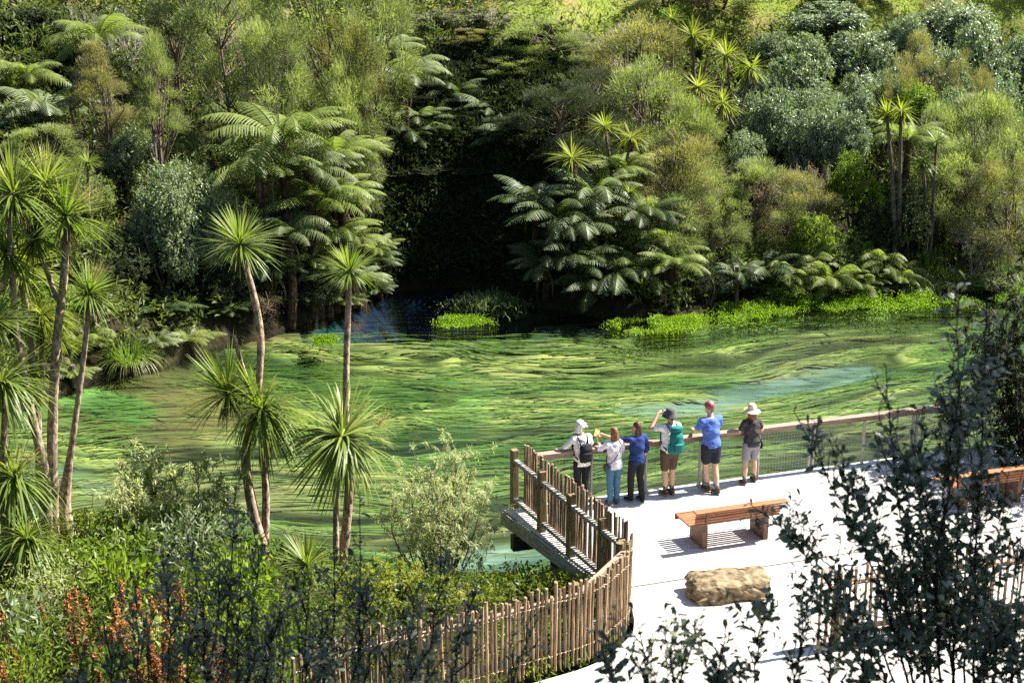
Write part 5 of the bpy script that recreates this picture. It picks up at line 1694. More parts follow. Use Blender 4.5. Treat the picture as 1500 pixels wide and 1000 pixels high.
def dark_shrub(label, stems, leaf=.055, side=1.0, n_obj=60, gap=.030, narrow=False):
    """stems: list of (Y, [(px, py)...]) polylines; leaves spiral along stems and side shoots"""
    Y0, pts0 = stems[0]
    p0 = at_y(*pts0[0], Y0)
    base = Vector((p0.x, Y0, tz(p0.x, Y0)))
    t = thing('dark_shrub', label, 'shrub', base, 0)
    br = MB()
    shoots = []
    for Ys, pts in stems:
        P = np.array([list(at_y(x, y, Ys + .12 * math.sin(1.7 * k + pts[0][0])) - base) for k, (x, y) in enumerate(pts)])
        s = np.concatenate([[0], np.cumsum(np.linalg.norm(np.diff(P, axis=0), axis=1))])
        ts = np.linspace(0, s[-1], max(6, int(s[-1] / .07)))
        R = np.stack([np.interp(ts, s, P[:, i]) for i in range(3)], -1)
        for _ in range(3): R[1:-1] = .25 * R[:-2] + .5 * R[1:-1] + .25 * R[2:]
        R[1:-1] += rng.normal(size=R[1:-1].shape) * .004
        r0 = .0045 + .0022 * s[-1]
        br.tube(R, np.linspace(r0, .0022, len(R)), 5)
        shoots.append((R, .25))
        L = s[-1]
        ns = int(L * 9 * side)
        for j in range(ns):
            f = rng.uniform(.12, .96)
            i0 = int(f * (len(R) - 2))
            T = unit(R[i0 + 1] - R[i0])
            d = unit(T * .8 + unit(rng.normal(size=3)) * .75 + np.array([0, 0, .45]))
            l2 = rng.uniform(.12, .34) * (1.15 - .5 * f)
            e = R[i0] + d * l2 + np.array([0, 0, .06 * l2])
            Rs = limb(R[i0], e, .18, 6)
            br.tube(Rs, np.linspace(.0035, .0016, 6), 4, cap=False)
            shoots.append((Rs, .0))
            if rng.random() < .4:
                d2 = unit(d + unit(rng.normal(size=3)) * .8 + np.array([0, 0, .3]))
                Rs2 = limb(Rs[3], Rs[3] + d2 * l2 * .6, .18, 5)
                br.tube(Rs2, np.linspace(.0025, .0014, 5), 3, cap=False)
                shoots.append((Rs2, .0))
    items = []
    for R, start in shoots:
        s = np.concatenate([[0], np.cumsum(np.linalg.norm(np.diff(R, axis=0), axis=1))])
        n = max(3, int(s[-1] * (1 - start) / gap))
        ph = rng.uniform(0, 6.28)
        for k in range(n):
            u = s[-1] * (start + (1 - start) * (k + .6) / n)
            i0 = min(len(R) - 2, int(np.searchsorted(s, u)) - 1 if u > 0 else 0)
            f = (u - s[i0]) / (s[i0 + 1] - s[i0] + 1e-9)
            p = R[i0] * (1 - f) + R[i0 + 1] * f
            T = unit(R[i0 + 1] - R[i0])
            a = ph + k * 2.4
            ref = np.array([0, 1.0, 0]) if abs(T[1]) < .8 else np.array([1.0, 0, 0])
            A = unit(np.cross(T, ref)); B = np.cross(T, A)
            out = A * math.cos(a) + B * math.sin(a)
            d = unit(T * rng.uniform(.55, 1.1) + out)
            nr = unit(T - d * (T @ d))
            tip = (k > n - 4)
            items.append((p, d, nr, leaf * rng.uniform(.6, 1.25) * (.75 if tip else 1), rng.integers(0, 5)))
    br.obj('branches', TWIGD, t)
    random.shuffle(items)
    # the leaves nearest the camera stand alone, the rest are one part
    cam_l = np.array([0, 0, CAM_H]) - np.array(base)
    order = sorted(range(len(items)), key=lambda i: np.linalg.norm(items[i][0] - cam_l) - items[i][3] * 8)
    single = set(order[:n_obj])
    mb = MB()
    for i, (p, d, nr, L, v) in enumerate(items):
        x = np.cross(nr, d)
        M = np.stack([x * (.75 if narrow else 1.0), -nr, d], 1)     # columns: local x, y, z
        if i in single:
            o = link('leaf', PAD[v][2], t)
            Mt = Matrix(M.tolist()).to_4x4()
            o.matrix_basis = Matrix.Translation(p) @ Mt @ Matrix.Scale(L, 4)
        else:
            V, Q, _ = PAD[v]
            mb.add((V * L) @ M.T + p, None, Q, rng.random())
    o = mb.obj('foliage', M_NEARD, t, smooth=True); o['kind'] = 'stuff'
    return len(items)

tot = 0
# right: one big shrub of many stems
big = [
 (6.2, [(1395, 1040), (1402, 800), (1408, 600), (1400, 400)]),
 (6.3, [(1425, 1040), (1430, 800), (1440, 600), (1445, 435)]),
 (6.0, [(1380, 1040), (1370, 850), (1385, 700), (1420, 470)]),
 (6.1, [(1370, 1040), (1340, 850), (1310, 700), (1298, 535)]),
 (6.3, [(1365, 1040), (1355, 820), (1345, 700), (1352, 590)]),
 (6.0, [(1340, 1040), (1290, 850), (1225, 720), (1162, 600)]),
 (6.2, [(1330, 1040), (1250, 860), (1170, 790), (1095, 735)]),
 (6.1, [(1345, 1040), (1290, 800), (1235, 700), (1215, 640)]),
 (5.9, [(1320, 1040), (1250, 900), (1195, 830), (1130, 755)]),
 (6.0, [(1400, 1040), (1395, 900), (1360, 760), (1335, 640)]),
 (6.4, [(1440, 1040), (1450, 850), (1470, 760), (1478, 690)]),
 (6.5, [(1410, 1040), (1420, 880), (1425, 700), (1412, 560)]),
 (5.8, [(1290, 1040), (1240, 930), (1200, 880), (1160, 850)]),
 (6.1, [(1380, 1040), (1330, 900), (1280, 780), (1265, 690)]),
 (6.2, [(1400, 1040), (1380, 820), (1395, 640), (1378, 560)]),
 (5.9, [(1360, 1040), (1345, 930), (1310, 850), (1255, 790)]),
]
tot += dark_shrub('large dark-leaved shrub rising in front of the platform at the right', big, .062, 1.8, 160, .026)
low = [
 (5.0, [(960, 1050), (945, 960), (925, 880)]), (5.1, [(980, 1050), (1010, 960), (1022, 905)]), (5.0, [(1040, 1050), (1060, 950), (1065, 895)]),
 (5.2, [(1100, 1050), (1110, 950), (1125, 860)]), (5.0, [(1150, 1050), (1170, 960), (1185, 880)]), (4.9, [(905, 1050), (900, 1000), (880, 940)]),
 (5.1, [(1210, 1050), (1220, 960), (1205, 900)]), (5.0, [(1010, 1050), (985, 980), (960, 935)]), (5.1, [(1085, 1050), (1085, 1000), (1040, 940)]), (5.2, [(1270, 1050), (1260, 960), (1240, 880)]),
]
tot += dark_shrub('low dark shrub along the bottom edge in front of the brown rock', low, .056, 1.8, 90, .026)
rr_ = [
 (5.6, [(1480, 1050), (1488, 900), (1498, 760)]), (5.8, [(1450, 1050), (1460, 950), (1472, 880)]), (5.5, [(1420, 1050), (1440, 960), (1480, 900)]), (5.9, [(1500, 1050), (1490, 940), (1450, 880)]),
]
tot += dark_shrub('dark shrub in the bottom right corner beside the large one', rr_, .062, 2.6, 40, .026)
leftst = [
 ('dark twiggy shrub at the bottom, its shoot reaching the forked cabbage tree foot', [(6.6, [(320, 1050), (335, 900), (345, 720)]), (6.8, [(360, 1050), (368, 900), (385, 795)]), (6.5, [(300, 1050), (300, 900), (268, 762)]), (6.6, [(345, 1050), (350, 930), (352, 830)]), (6.7, [(290, 1050), (318, 930), (322, 810)]), (6.6, [(380, 1050), (400, 930), (420, 850)])]),
 ('dark shrub at the bottom with shoots crossing the slim cabbage tree', [(7.0, [(470, 1050), (490, 900), (488, 800)]), (7.1, [(520, 1050), (528, 900), (527, 720)]), (6.8, [(445, 1050), (450, 930), (440, 820)]), (6.9, [(500, 1050), (530, 950), (540, 850)]), (7.0, [(480, 1050), (470, 960), (472, 880)])]),
 ('dark shrub at the bottom in front of the curved fence', [(7.0, [(620, 1050), (632, 920), (658, 785)]), (7.1, [(590, 1050), (600, 950), (612, 860)]), (6.8, [(660, 1050), (665, 960), (700, 850)]), (7.0, [(570, 1050), (570, 960), (575, 890)]), (7.2, [(740, 1050), (760, 960), (790, 900)])]),
 ('dark leafy shrub in the shade at the bottom, left of the fence end', [(6.2, [(400, 1050), (420, 960), (410, 890)]), (6.1, [(450, 1050), (470, 980), (500, 920)]), (6.0, [(520, 1050), (540, 980), (560, 930)]), (6.2, [(350, 1050), (370, 980), (380, 920)]), (6.1, [(580, 1050), (600, 990), (640, 930)]), (6.0, [(480, 1050), (490, 990), (450, 930)])]),
 ('thin dark shrub at the bottom left in front of the rusty seed heads', [(6.4, [(200, 1050), (205, 930), (195, 840)]), (6.5, [(240, 1050), (250, 920), (235, 800)]), (6.3, [(270, 1050), (275, 960), (290, 880)]), (6.6, [(160, 1050), (165, 970), (150, 900)]), (6.4, [(110, 1050), (115, 980), (130, 930)]), (6.5, [(225, 1050), (215, 970), (222, 900)])]),
]
for lb, st in leftst:
    tot += dark_shrub(lb, st, .052, 1.8, 40, .027)
print('foreground leaves', tot)
# ------------------------------------------------------------------ people
def ball(mb, c, r, n=10):
    r = np.array(r, float) if np.ndim(r) else np.array([r, r, r], float)
    prof = [(math.sin(math.pi * k / n), -math.cos(math.pi * k / n)) for k in range(n + 1)]
    prof[0] = (1e-4, -1); prof[-1] = (1e-4, 1)
    ang = np.arange(12) * math.pi / 6
    V = np.array([(p * math.cos(a) * r[0], p * math.sin(a) * r[1], z * r[2]) for p, z in prof for a in ang]) + np.array(c, float)
    i = np.arange(n)[:, None] * 12; j = np.arange(12)[None, :]; k2 = (j + 1) % 12
    mb.add(V, None, np.stack([i + j, i + k2, i + 12 + k2, i + 12 + j], -1).reshape(-1, 4))

def capsule(mb, pts, rad):
    """closed tapered tube with round joints through the points"""
    P = [np.array(p, float) for p in pts]
    for k in range(len(P) - 1):
        mb.tube(np.linspace(P[k], P[k + 1], 3), np.linspace(rad[k], rad[k + 1], 3), 12)
    for p, r in zip(P, rad): ball(mb, p, r, 8)

def loft(mb, secs, n=18):
    """closed body through elliptical sections (x, y, z, rx, ry)"""
    S = [(*secs[0][:3], secs[0][3] * .5, secs[0][4] * .5)] + list(secs) + [(*secs[-1][:3], secs[-1][3] * .5, secs[-1][4] * .5)]
    ang = np.arange(n) * 2 * math.pi / n
    V = np.array([(s[0] + s[3] * math.cos(a), s[1] + s[4] * math.sin(a), s[2] + (0.012 if k == len(S) - 1 else -0.012 if k == 0 else 0)) for k, s in enumerate(S) for a in ang])
    m_ = len(S)
    i = np.arange(m_ - 1)[:, None] * n; j = np.arange(n)[None, :]; k2 = (j + 1) % n
    Q = np.stack([i + j, i + k2, i + n + k2, i + n + j], -1).reshape(-1, 4)
    V = np.vstack([V, [S[0][0], S[0][1], S[0][2] - .012], [S[-1][0], S[-1][1], S[-1][2] + .012]])
    T = [(m_ * n, (q + 1) % n, q) for q in range(n)] + [(m_ * n + 1, (m_ - 1) * n + q, (m_ - 1) * n + (q + 1) % n) for q in range(n)]
    mb.add(V, T, Q)

def remesh(mb, name, mat, voxel=0.012, smooth=4, fold=0.0):
    """one continuous skin round everything in the mesh builder"""
    me = mb.mesh('tmp')
    o = bpy.data.objects.new('tmp', me); COL.objects.link(o)
    md = o.modifiers.new('r', 'REMESH'); md.mode = 'VOXEL'; md.voxel_size = voxel
    if smooth:
        ms = o.modifiers.new('s', 'SMOOTH'); ms.factor = 0.5; ms.iterations = smooth
    dg = bpy.context.evaluated_depsgraph_get()
    out = bpy.data.meshes.new_from_object(o.evaluated_get(dg))
    bpy.data.objects.remove(o); bpy.data.meshes.remove(me)
    out.name = name
    n = len(out.vertices)
    if fold:
        co = np.empty(n * 3); out.vertices.foreach_get('co', co); co = co.reshape(-1, 3)
        no = np.empty(n * 3); out.vertices.foreach_get('normal', no); no = no.reshape(-1, 3)
        f = fbm(co[:, 0] * 9 + co[:, 2] * 5, co[:, 2] * 11 + co[:, 1] * 6, 77, 3) - .5
        co += no * (f * fold)[:, None]
        out.vertices.foreach_set('co', co.ravel())
    out.polygons.foreach_set('use_smooth', np.ones(len(out.polygons), bool))
    out.materials.clear(); out.materials.append(mat)
    out.update()
    return out

def cloth(name, c, rough=.85): return plain(name, c, rough=rough, spec=.15, var=.08, nscale=30, bump=0)
SKIN = plain('skin', (0.50, 0.29, 0.20), rough=.55, spec=.35, var=.04, nscale=12)
HAIR_B = plain('dark_brown_hair', (0.055, 0.026, 0.017), rough=.5, spec=.4, var=.3, nscale=30, stretch=(6, 6, 1))
HAIR_R = plain('auburn_hair', (0.16, 0.065, 0.03), rough=.5, spec=.4, var=.3, nscale=30, stretch=(6, 6, 1))
HAIR_G = plain('greying_hair', (0.16, 0.13, 0.11), rough=.6, spec=.3, var=.3, nscale=30)
C_WHITE = cloth('white_cotton', (0.78, 0.77, 0.75)); C_BLACK = cloth('black_cloth', (0.018, 0.018, 0.022)); C_NAVY = cloth('navy_cotton', (0.018, 0.035, 0.13))
C_BLUE = cloth('blue_polo_cotton', (0.075, 0.135, 0.42)); C_JEAN = cloth('blue_denim', (0.06, 0.14, 0.23)); C_BROWN = cloth('brown_cloth', (0.085, 0.055, 0.04))
C_CHAR = cloth('charcoal_cotton', (0.045, 0.042, 0.045)); C_GREY = cloth('grey_cloth', (0.24, 0.22, 0.25)); C_TEAL = cloth('teal_nylon', (0.010, 0.135, 0.125), .6)
C_RED = cloth('faded_red_cotton', (0.30, 0.065, 0.07)); C_STRAW = cloth('cream_straw', (0.70, 0.60, 0.42)); C_DKGR = cloth('dark_grey_cloth', (0.075, 0.075, 0.08))
C_SHOE = cloth('brown_boot_leather', (0.075, 0.048, 0.032)); C_SOLE = cloth('pale_sole', (0.30, 0.28, 0.25)); C_SOCK = cloth('grey_sock', (0.15, 0.15, 0.16)); C_LAV = cloth('lilac_white_cotton', (0.62, 0.60, 0.68))
C_YELLOW = cloth('orange_yellow_sleeve', (0.70, 0.42, 0.12)); C_BLK2 = plain('black_plastic', (0.02, 0.02, 0.02), rough=.4, spec=.5, var=.05)
EYE = plain('eye', (0.08, 0.05, 0.04), rough=.1, spec=.6, var=.05)

def person(label, foot, height, yaw, arms, shirt, pants, hair, hat=None, feet=((-.09, 0, 0), (.09, .02, 0)), lean=0.0, head_yaw=0.0, head_tilt=0.0, sleeve='short', pant_len='long', shoe=C_SHOE, female=False, girth=1.0, sock=None, shirt_len=.0):
    """facing local +Y; metres for a 1.70 m body, then scaled to the height"""
    sc = height / 1.70
    t = thing('person', label, 'person', foot, yaw, 'people at the railing', sc)
    def Lp(x, y, z):         # forward lean about the hips
        if z > .92: y += (z - .92) * lean
        return np.array([x, y, z])
    sw = (.165 if female else .19)
    hipx = .092
    body = MB()
    g = girth
    tors = [(.90, .145 * g, .105 * g), (.97, .150 * g, .105 * g), (1.06, .128 * g, .095 * g), (1.18, .140 * g, .105 * g), (1.28, .155, .105), (1.37, .140, .085), (1.42, .075, .065)]
    loft(body, [(*Lp(0, 0, z), rx, ry) for z, rx, ry in tors])
    neck0, neck1 = Lp(0, .0, 1.40), Lp(0, .015, 1.50)
    capsule(body, [neck0, neck1], [.058, .052])
    hc = Lp(0, .025, 1.585)
    cyw, syw = math.cos(head_yaw), math.sin(head_yaw)
    def Hp(x, y, z):
        y, z = y * math.cos(head_tilt) - z * math.sin(head_tilt), y * math.sin(head_tilt) + z * math.cos(head_tilt)
        return hc + np.array([x * cyw - y * syw, x * syw + y * cyw, z])
    ball(body, hc, (.076, .092, .112)); ball(body, Hp(0, .035, -.055), (.058, .060, .062))
    capsule(body, [Hp(0, .088, .01), Hp(0, .108, -.022)], [.010, .015])                     # nose
    capsule(body, [Hp(-.022, .088, -.062), Hp(.022, .088, -.062)], [.008, .008])            # lips
    for s in (-1, 1): ball(body, Hp(s * .078, -.005, -.01), (.014, .026, .034))             # ears
    ankles = []
    for s, ft in zip((-1, 1), feet):
        hip = np.array([s * hipx, 0, .90]); ank = np.array([ft[0], ft[1], .085 + ft[2]])
        knee = (hip + ank) / 2 + np.array([0, .03, .02]) if len(ft) < 6 else np.array(ft[3:6])
        capsule(body, [hip, knee, knee * .55 + ank * .45 + np.array([0, -.012, 0]), ank], [.088 * g, .058, .055, .038])
        capsule(body, [ank + np.array([0, -.03, -.045]), ank + np.array([s * .012, .13, -.055])], [.034, .030])
        ankles.append((ank, knee, hip))
    hands = []
    for s, arm in zip((-1, 1), arms):
        sh = Lp(s * sw, 0, 1.365); el, wr, hd = (np.array(a, float) for a in arm)
        capsule(body, [Lp(s * .10, 0, 1.37), sh, el, wr], [.06, .056, .042, .028])
        hd = unit(hd); side = unit(np.cross(hd, np.array([0, 0, 1.0]) if abs(hd[2]) < .8 else np.array([0, 1.0, 0]))) * s
        up = np.cross(side, hd)
        palm = wr + hd * .085
        capsule(body, [wr, wr + hd * .04, palm], [.027, .030, .032])
        for q, (o_, l) in enumerate(((-.027, .066), (-.009, .078), (.009, .073), (.026, .058))):
            a = palm + side * o_ * .9; b_ = a + hd * l * .55 + side * o_ * .25; c_ = b_ + (hd * .6 - np.abs(up) * .6) * l * .5
            capsule(body, [a, b_, c_], [.0105, .0098, .0088])
        th = wr + hd * .035 - side * .026
        capsule(body, [th, th + hd * .028 - side * .024, th + hd * .058 - side * .026], [.013, .0115, .0095])
        hands.append((el, wr, palm, hd))
    link('body', remesh(body, 'body', SKIN, .0095, 3), t)
    for s in (-1, 1):
        mb = MB(); ball(mb, Hp(s * .030, .081, .012), .011, 6); mb.obj('eye', EYE, t, smooth=True)
    # shirt
    sb = MB()
    z0 = .88 - shirt_len
    loft(sb, [(*Lp(0, 0, z), rx * 1.0 + .022, ry + .024) for z, rx, ry in [(z0, .152 * g, .110 * g), (.95, .152 * g, .110 * g)] + tors[2:6]] + [(*Lp(0, .0, 1.415), .085, .078)])
    for s, arm in zip((-1, 1), arms):
        sh = Lp(s * sw, 0, 1.365); el, wr = (np.array(a, float) for a in arm[:2])
        capsule(sb, [Lp(s * .09, 0, 1.36), sh], [.074, .072])
        if sleeve == 'short': capsule(sb, [sh, sh * .38 + el * .62], [.072, .062])
        elif sleeve == 'elbow': capsule(sb, [sh, el, el * .8 + wr * .2], [.070, .058, .054])
        else: capsule(sb, [sh, el, el * .12 + wr * .88], [.070, .054, .040])
    link('shirt', remesh(sb, 'shirt', shirt, .012, 3, .036), t)
    # trousers or shorts
    pb_ = MB()
    loft(pb_, [(0, 0, .80, .150 * g, .105 * g), (0, 0, .88, .160 * g, .120 * g), (0, 0, .98, .150 * g, .112 * g)])
    for s, (ank, knee, hip) in zip((-1, 1), ankles):
        if pant_len == 'long': capsule(pb_, [hip + np.array([0, 0, -.02]), knee, ank + np.array([0, -.005, -.02])], [.098 * g, .075, .064])
        elif pant_len == 'knee': capsule(pb_, [hip + np.array([0, 0, -.02]), hip * .12 + knee * .88], [.100 * g, .085])
        else: capsule(pb_, [hip + np.array([0, 0, -.02]), hip * .32 + knee * .68], [.104 * g, .100])
    link('trousers' if pant_len == 'long' else 'shorts', remesh(pb_, 'trousers', pants, .012, 3, .014), t)
    for s, (ank, knee, hip) in zip((-1, 1), ankles):
        sbx = MB()
        fx = s * .012
        zb_ = ank[2] - .085
        capsule(sbx, [ank + np.array([0, -.025, .02]), ank + np.array([0, -.035, -.04])], [.048, .046])
        capsule(sbx, [ank + np.array([0, -.03, -.045]), ank + np.array([fx, .06, -.048]), ank + np.array([fx, .145, -.056])], [.045, .045, .037])
        so = link('shoe', remesh(sbx, 'shoe', shoe, .009, 2), t)
        sl = MB(); loft(sl, [(ank[0] + fx * .6, ank[1] + .055, zb_ + .014, .046, .148), (ank[0] + fx * .6, ank[1] + .055, zb_ + .030, .047, .15)], 16)
        sl.obj('sole', C_SOLE, so)
        if sock:
            sk = MB(); sk.tube([ank + np.array([0, -.004, .02]), ank * .75 + knee * .25], [.047, .050], 12); sk.obj('sock', sock, t, smooth=True)
    # hair and hat
    hb = MB()
    if hair:
        mat, kind = hair
        ball(hb, Hp(0, -.014, .022), (.086, .096, .108))
        if kind == 'bob':
            capsule(hb, [Hp(-.055, -.03, -.01), Hp(-.062, -.035, -.12)], [.045, .040]); capsule(hb, [Hp(.055, -.03, -.01), Hp(.062, -.035, -.12)], [.045, .040]); capsule(hb, [Hp(0, -.05, 0), Hp(0, -.062, -.14)], [.062, .052])
        elif kind == 'long':
            capsule(hb, [Hp(-.05, -.035, -.02), Hp(-.065, -.05, -.20)], [.05, .045]); capsule(hb, [Hp(.05, -.035, -.02), Hp(.065, -.05, -.20)], [.05, .045]); capsule(hb, [Hp(0, -.055, 0), Hp(0, -.085, -.22)], [.065, .055])
        else:
            capsule(hb, [Hp(0, -.05, 0), Hp(0, -.052, -.05)], [.055, .045])
        link('hair', remesh(hb, 'hair', mat, .011, 2, .03), t)
    if hat:
        mat, kind = hat
        hm = MB()
        if kind == 'cap':
            ball(hm, Hp(0, -.004, .045), (.092, .106, .085))
            a, b_ = Hp(0, .085, .045), Hp(0, .165, .03)
            capsule(hm, [Hp(-.045, .085, .04), Hp(-.03, .15, .03)], [.018, .012]); capsule(hm, [Hp(.045, .085, .04), Hp(.03, .15, .03)], [.018, .012]); capsule(hm, [a, b_], [.022, .014])
            link('cap', remesh(hm, 'cap', mat, .009, 2), t)
        elif kind == 'bucket':
            prof = [(.001, .142), (.055, .138), (.082, .115), (.094, .05), (.100, .03), (.152, -.012), (.154, -.022), (.098, .018), (.088, .02)]
            o = MB().lathe(prof, (0, 0, 0), 24, 1, 1.08).obj('hat', mat, t, smooth=True); o.location = Hp(0, -.004, .0); o.rotation_euler = (head_tilt, 0, head_yaw)
        elif kind == 'straw':
            prof = [(.001, .168), (.050, .172), (.072, .155), (.084, .09), (.094, .045), (.13, .035), (.178, .012), (.180, .004), (.13, .025), (.09, .035)]
            o = MB().lathe(prof, (0, 0, 0), 26, 1, 1.08).obj('hat', mat, t, smooth=True); o.location = Hp(0, -.006, .01); o.rotation_euler = (head_tilt + .06, 0, head_yaw)
            bd = MB().lathe([(.0975, .045), (.0905, .075)], (0, 0, 0), 24, 1, 1.08).obj('hat_band', C_DKGR if mat is not C_STRAW else C_STRAW, o, smooth=True)
        elif kind == 'flap':
            ball(hm, Hp(0, -.006, .04), (.096, .110, .098))
            capsule(hm, [Hp(0, .09, .035), Hp(0, .17, .02)], [.03, .016]); capsule(hm, [Hp(-.05, .08, .035), Hp(-.04, .15, .02)], [.024, .014]); capsule(hm, [Hp(.05, .08, .035), Hp(.04, .15, .02)], [.024, .014])
            capsule(hm, [Hp(-.05, -.06, .0), Hp(-.05, -.075, -.09)], [.035, .022]); capsule(hm, [Hp(.05, -.06, .0), Hp(.05, -.075, -.09)], [.035, .022]); capsule(hm, [Hp(-.085, .03, .02), Hp(-.12, .08, .0)], [.03, .012]); capsule(hm, [Hp(.085, .03, .02), Hp(.12, .08, .0)], [.03, .012]); capsule(hm, [Hp(0, -.08, 0), Hp(0, -.09, -.10)], [.045, .035])
            link('sun_hat', remesh(hm, 'sun_hat', mat, .010, 2, .012), t)
    return t, hands, Lp, sc

def world_of(t, p):
    return (Matrix.Translation(t.location) @ Euler((0, 0, t.rotation_euler.z)).to_matrix().to_4x4() @ Matrix.Scale(t.scale.x, 4)) @ Vector(p)

def backpack(label, t, Lp, mat, size=(.29, .17, .42), zc=1.14, roll=True, straps=None):
    b_ = thing('backpack', label, 'backpack', t.location, t.rotation_euler.z, None, t.scale.x)
    w, d, h = size
    yb = Lp(0, 0, zc)[1] - .135
    mb = MB()
    loft(mb, [(0, yb - d / 2 + .01, zc - h / 2, w * .44, d * .42), (0, yb - d / 2, zc - h / 4, w * .5, d * .52), (0, yb - d / 2, zc + h / 5, w * .47, d * .5), (0, yb - d / 2 + .02, zc + h / 2, w * .40, d * .36)], 20)
    link('bag', remesh(mb, 'bag', mat, .013, 3, .02), b_)
    if roll:
        mb = MB(); loft(mb, [(0, yb - d / 2 + .01, zc + h / 2 - .02, w * .46, d * .50), (0, yb - d / 2 + .01, zc + h / 2 + .06, w * .43, d * .46)], 18); link('lid', remesh(mb, 'lid', mat, .012, 3, .012), b_)
        mb = MB(); loft(mb, [(0, yb - d - .005, zc - h / 2 + .06, w * .34, .035), (0, yb - d - .015, zc - .02, w * .34, .04)], 14); link('front_pocket', remesh(mb, 'front_pocket', mat, .011, 2), b_)
        for s in (-1, 1):
            mb = MB(); capsule(mb, [(s * w * .5, yb - d / 2, zc - h / 2 + .05), (s * w * .5, yb - d / 2, zc - .05)], [.035, .03]); link('side_pocket', remesh(mb, 'side_pocket', mat, .010, 2), b_)
    else:
        mb = MB(); loft(mb, [(0, yb - d - .0, zc - h / 2 + .05, w * .36, .03), (0, yb - d - .008, zc + .02, w * .36, .03)], 14); link('front_pocket', remesh(mb, 'front_pocket', mat, .011, 2), b_)
        mb = MB(); mb.tube([(-.03, yb - .03, zc + h / 2 - .01), (-.025, yb - .03, zc + h / 2 + .05), (.025, yb - .03, zc + h / 2 + .05), (.03, yb - .03, zc + h / 2 - .01)], .009, 6); mb.obj('handle', mat, b_)
    for s in (-1, 1):
        mb = MB()
        x = s * .095
        P = [(x * .8, yb, zc + h / 2 - .06), (x, Lp(0, 0, 1.40)[1] - .085, 1.40), (x * 1.05, Lp(0, 0, 1.44)[1], 1.450), (x * 1.15, Lp(0, 0, 1.36)[1] + .115, 1.34), (x * 1.45, Lp(0, 0, 1.2)[1] + .135, 1.20), (s * .165, Lp(0, 0, 1.05)[1] + .07, 1.05), (s * .15, yb, zc - h / 2 + .05)]
        Pn = np.array(P); tt = np.linspace(0, len(Pn) - 1, 24); Pn = np.stack([np.interp(tt, np.arange(len(P)), Pn[:, i]) for i in range(3)], -1)
        for _ in range(2): Pn[1:-1] = .25 * Pn[:-2] + .5 * Pn[1:-1] + .25 * Pn[2:]
        mb.tube(Pn, .016, 6); mb.obj('strap', straps or mat, b_, smooth=True)
    return b_

RY = EYAW
def footp(px, py): 
    p = at_z(px, py, DZ + .003); return p
ARM_DOWN = lambda s: [(s * .235, -.02, 1.08), (s * .235, .05, .84), (0, .12, -1)]
REST = lambda s, x=.0: [(s * (.24 + x), .12, 1.12), (s * (.16 + x), .36, 1.06), (0, 1, -.05)]
# 1: white sun hat, black backpack, left arm out along the rail
p1, h1, L1, _ = person('woman in white shirt and white neck-flap sun hat leaning on the rail', footp(852, 737), 1.54, RY + .05,
    [[(-.33, .10, 1.20), (-.36, .36, 1.04), (-.2, 1, -.1)], [(.24, .14, 1.14), (.16, .36, 1.05), (-.2, 1, 0)]], C_WHITE, C_BLACK, (HAIR_B, 'short'), (C_WHITE, 'flap'), lean=.14, head_yaw=-1.0, sleeve='long', female=True, girth=1.02, shoe=C_BLACK, shirt_len=.06)
backpack('small black backpack worn by the woman in the white sun hat', p1, L1, C_BLACK, (.29, .13, .36), 1.12, False)
# 2: white top, jeans
p2, h2, L2, _ = person('woman with shoulder length brown hair in white top and blue jeans', footp(899, 738), 1.44, RY + .12,
    [[(-.24, .20, 1.22), (-.17, .42, 1.34), (.1, .6, .8)], [(.25, .12, 1.13), (.14, .36, 1.08), (-.3, 1, 0)]], C_LAV, C_JEAN, (HAIR_R, 'bob'), None, lean=.05, head_yaw=.1, sleeve='elbow', female=True, shoe=C_DKGR, shirt_len=.06, feet=((-.085, .0, 0), (.085, .03, 0)))
# 3: navy shirt, black trousers, left arm pointing
p3, h3, L3, _ = person('person with dark bobbed hair in navy shirt and black trousers pointing left', footp(931, 733), 1.50, RY + .32,
    [[(-.36, .22, 1.34), (-.48, .46, 1.40), (-.4, 1, .1)], [(.25, -.02, 1.08), (.22, .08, .84), (-.1, .25, -1)]], C_NAVY, C_BLACK, (HAIR_B, 'bob'), None, head_yaw=.45, sleeve='elbow', girth=1.08, shoe=C_BLACK, feet=((-.10, .05, 0), (.10, -.08, 0)), shirt_len=.04)
# 4: grey hat, teal backpack, binoculars
p4, h4, L4, _ = person('woman in dark bucket hat, white shirt and brown shorts raising a camera', footp(979, 724), 1.64, RY + .10,
    [[(-.33, .16, 1.33), (-.14, .24, 1.56), (.75, .15, .35)], [(.27, .16, 1.25), (.07, .27, 1.52), (-.7, .2, .5)]], C_WHITE, C_BROWN, (HAIR_B, 'short'), (C_DKGR, 'bucket'), head_yaw=.12, female=True, girth=1.1, pant_len='knee', sock=C_SOCK, feet=((-.07, 0, 0), (.07, 0, 0)))
backpack('large teal hiking backpack worn by the woman raising a camera', p4, L4, C_TEAL, (.29, .18, .46), 1.14, True)
cp = world_of(p4, (0.0, .235, 1.585))
cmt = thing('camera', 'small black camera held up to the eyes by the woman with the teal backpack', 'camera', cp, RY + .2)
mb = MB(); mb.box((0, 0, 0), (.12, .05, .075), bev=.008); mb.obj('camera_body', C_BLK2, cmt)
mb = MB(); mb.tube([(0, .02, 0), (0, .09, 0)], [.032, .03], 14); mb.obj('lens', C_BLK2, cmt)
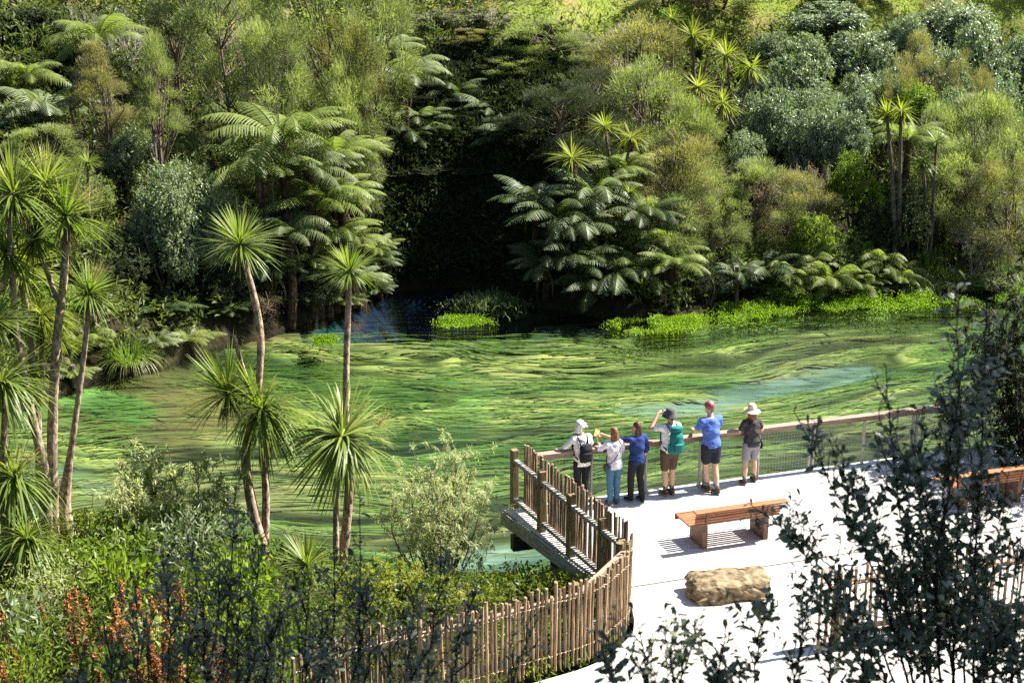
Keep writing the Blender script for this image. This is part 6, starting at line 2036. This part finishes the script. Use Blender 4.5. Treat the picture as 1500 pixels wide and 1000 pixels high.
# 5: red cap, blue polo, shorts, legs crossed
p5, h5, L5, _ = person('tall man in faded red cap, blue polo shirt and dark shorts, legs crossed', footp(1039, 719), 1.71, RY + .12,
    [[(-.27, .12, 1.16), (-.16, .36, 1.08), (.3, 1, .1)], [(.25, .16, 1.17), (.10, .38, 1.09), (-.5, 1, 0)]], C_BLUE, C_BLACK if False else cloth('dark_navy_shorts', (0.022, 0.022, 0.036)), (HAIR_G, 'short'), (C_RED, 'cap'), lean=.12, head_yaw=.1, girth=1.1, pant_len='short', sock=C_SOCK, feet=((-.02, .02, 0, -.07, .04, .49), (.045, -.17, .0, .085, -.02, .49)))
# 6: straw hat, charcoal tee, grey shorts
p6, h6, L6, _ = person('woman in cream straw hat, charcoal t-shirt and grey shorts with a cross-body strap', footp(1098, 707), 1.49, RY - .02,
    [[(-.26, .10, 1.14), (-.17, .34, 1.07), (.3, 1, 0)], [(.27, .10, 1.13), (.17, .35, 1.06), (-.3, 1, 0)]], C_CHAR, C_GREY, (HAIR_R, 'bob'), (C_STRAW, 'straw'), lean=.07, female=True, girth=1.1, pant_len='knee', sock=C_SOCK, feet=((-.15, -.04, 0), (.13, .06, 0)), shirt_len=.03)
# cross-body straps and the small things they carry
def strap_bag(label, t, Lp, mat, s=1, bag=True):
    b_ = thing('shoulder_bag', label, 'bag', t.location, t.rotation_euler.z, None, t.scale.x)
    P = np.array([(-s * .085, -.02, 1.452), (-s * .10, -.135, 1.36), (0, -.165, 1.20), (s * .10, -.165, 1.06), (s * .17, -.10, .96), (s * .18, .02, .93), (s * .12, .13, 1.05), (0, .155, 1.2), (-s * .10, .13, 1.36), (-s * .085, .02, 1.455)])
    P[:, 1] += np.array([Lp(0, 0, z)[1] for z in P[:, 2]])
    tt = np.linspace(0, len(P) - 1, 36); P = np.stack([np.interp(tt, np.arange(len(P)), P[:, i]) for i in range(3)], -1)
    mb = MB(); mb.tube(P, .011, 6); mb.obj('strap', mat, b_, smooth=True)
    mb = MB(); loft(mb, [(s * .215, .0, .78, .030, .075), (s * .22, 0, .85, .036, .085), (s * .215, 0, .93, .026, .075)], 14); link('pouch', remesh(mb, 'pouch', mat, .009, 2), b_)
    return b_
strap_bag('dark cross-body bag of the woman in the straw hat', p6, L6, C_BLACK, 1)
strap_bag('dark shoulder bag of the woman in blue jeans, on her left hip', p2, L2, C_DKGR, -1)
hp = world_of(p3, h3[1][2])
ph = thing('phone', 'pale phone held low in the right hand of the person in navy', 'phone', hp + Vector((-.02, -.03, -.03)), .3)
mb = MB(); mb.box((0, 0, 0), (.085, .014, .15), rot=Euler((.5, 1.0, 0)).to_matrix(), bev=.004); mb.obj('case', C_LAV, ph)
wp = world_of(p3, h3[1][1])
sl = world_of(p2, h2[0][1])
pm = thing('map_leaflet', 'orange and yellow folded leaflet held up by the woman in jeans', 'leaflet', world_of(p2, np.array(h2[0][2]) + np.array([.0, .03, .06])), .4)
mb = MB(); mb.box((0, 0, 0), (.09, .006, .13), rot=Euler((-.4, .5, 0)).to_matrix()); mb.obj('sheet', C_YELLOW, pm)
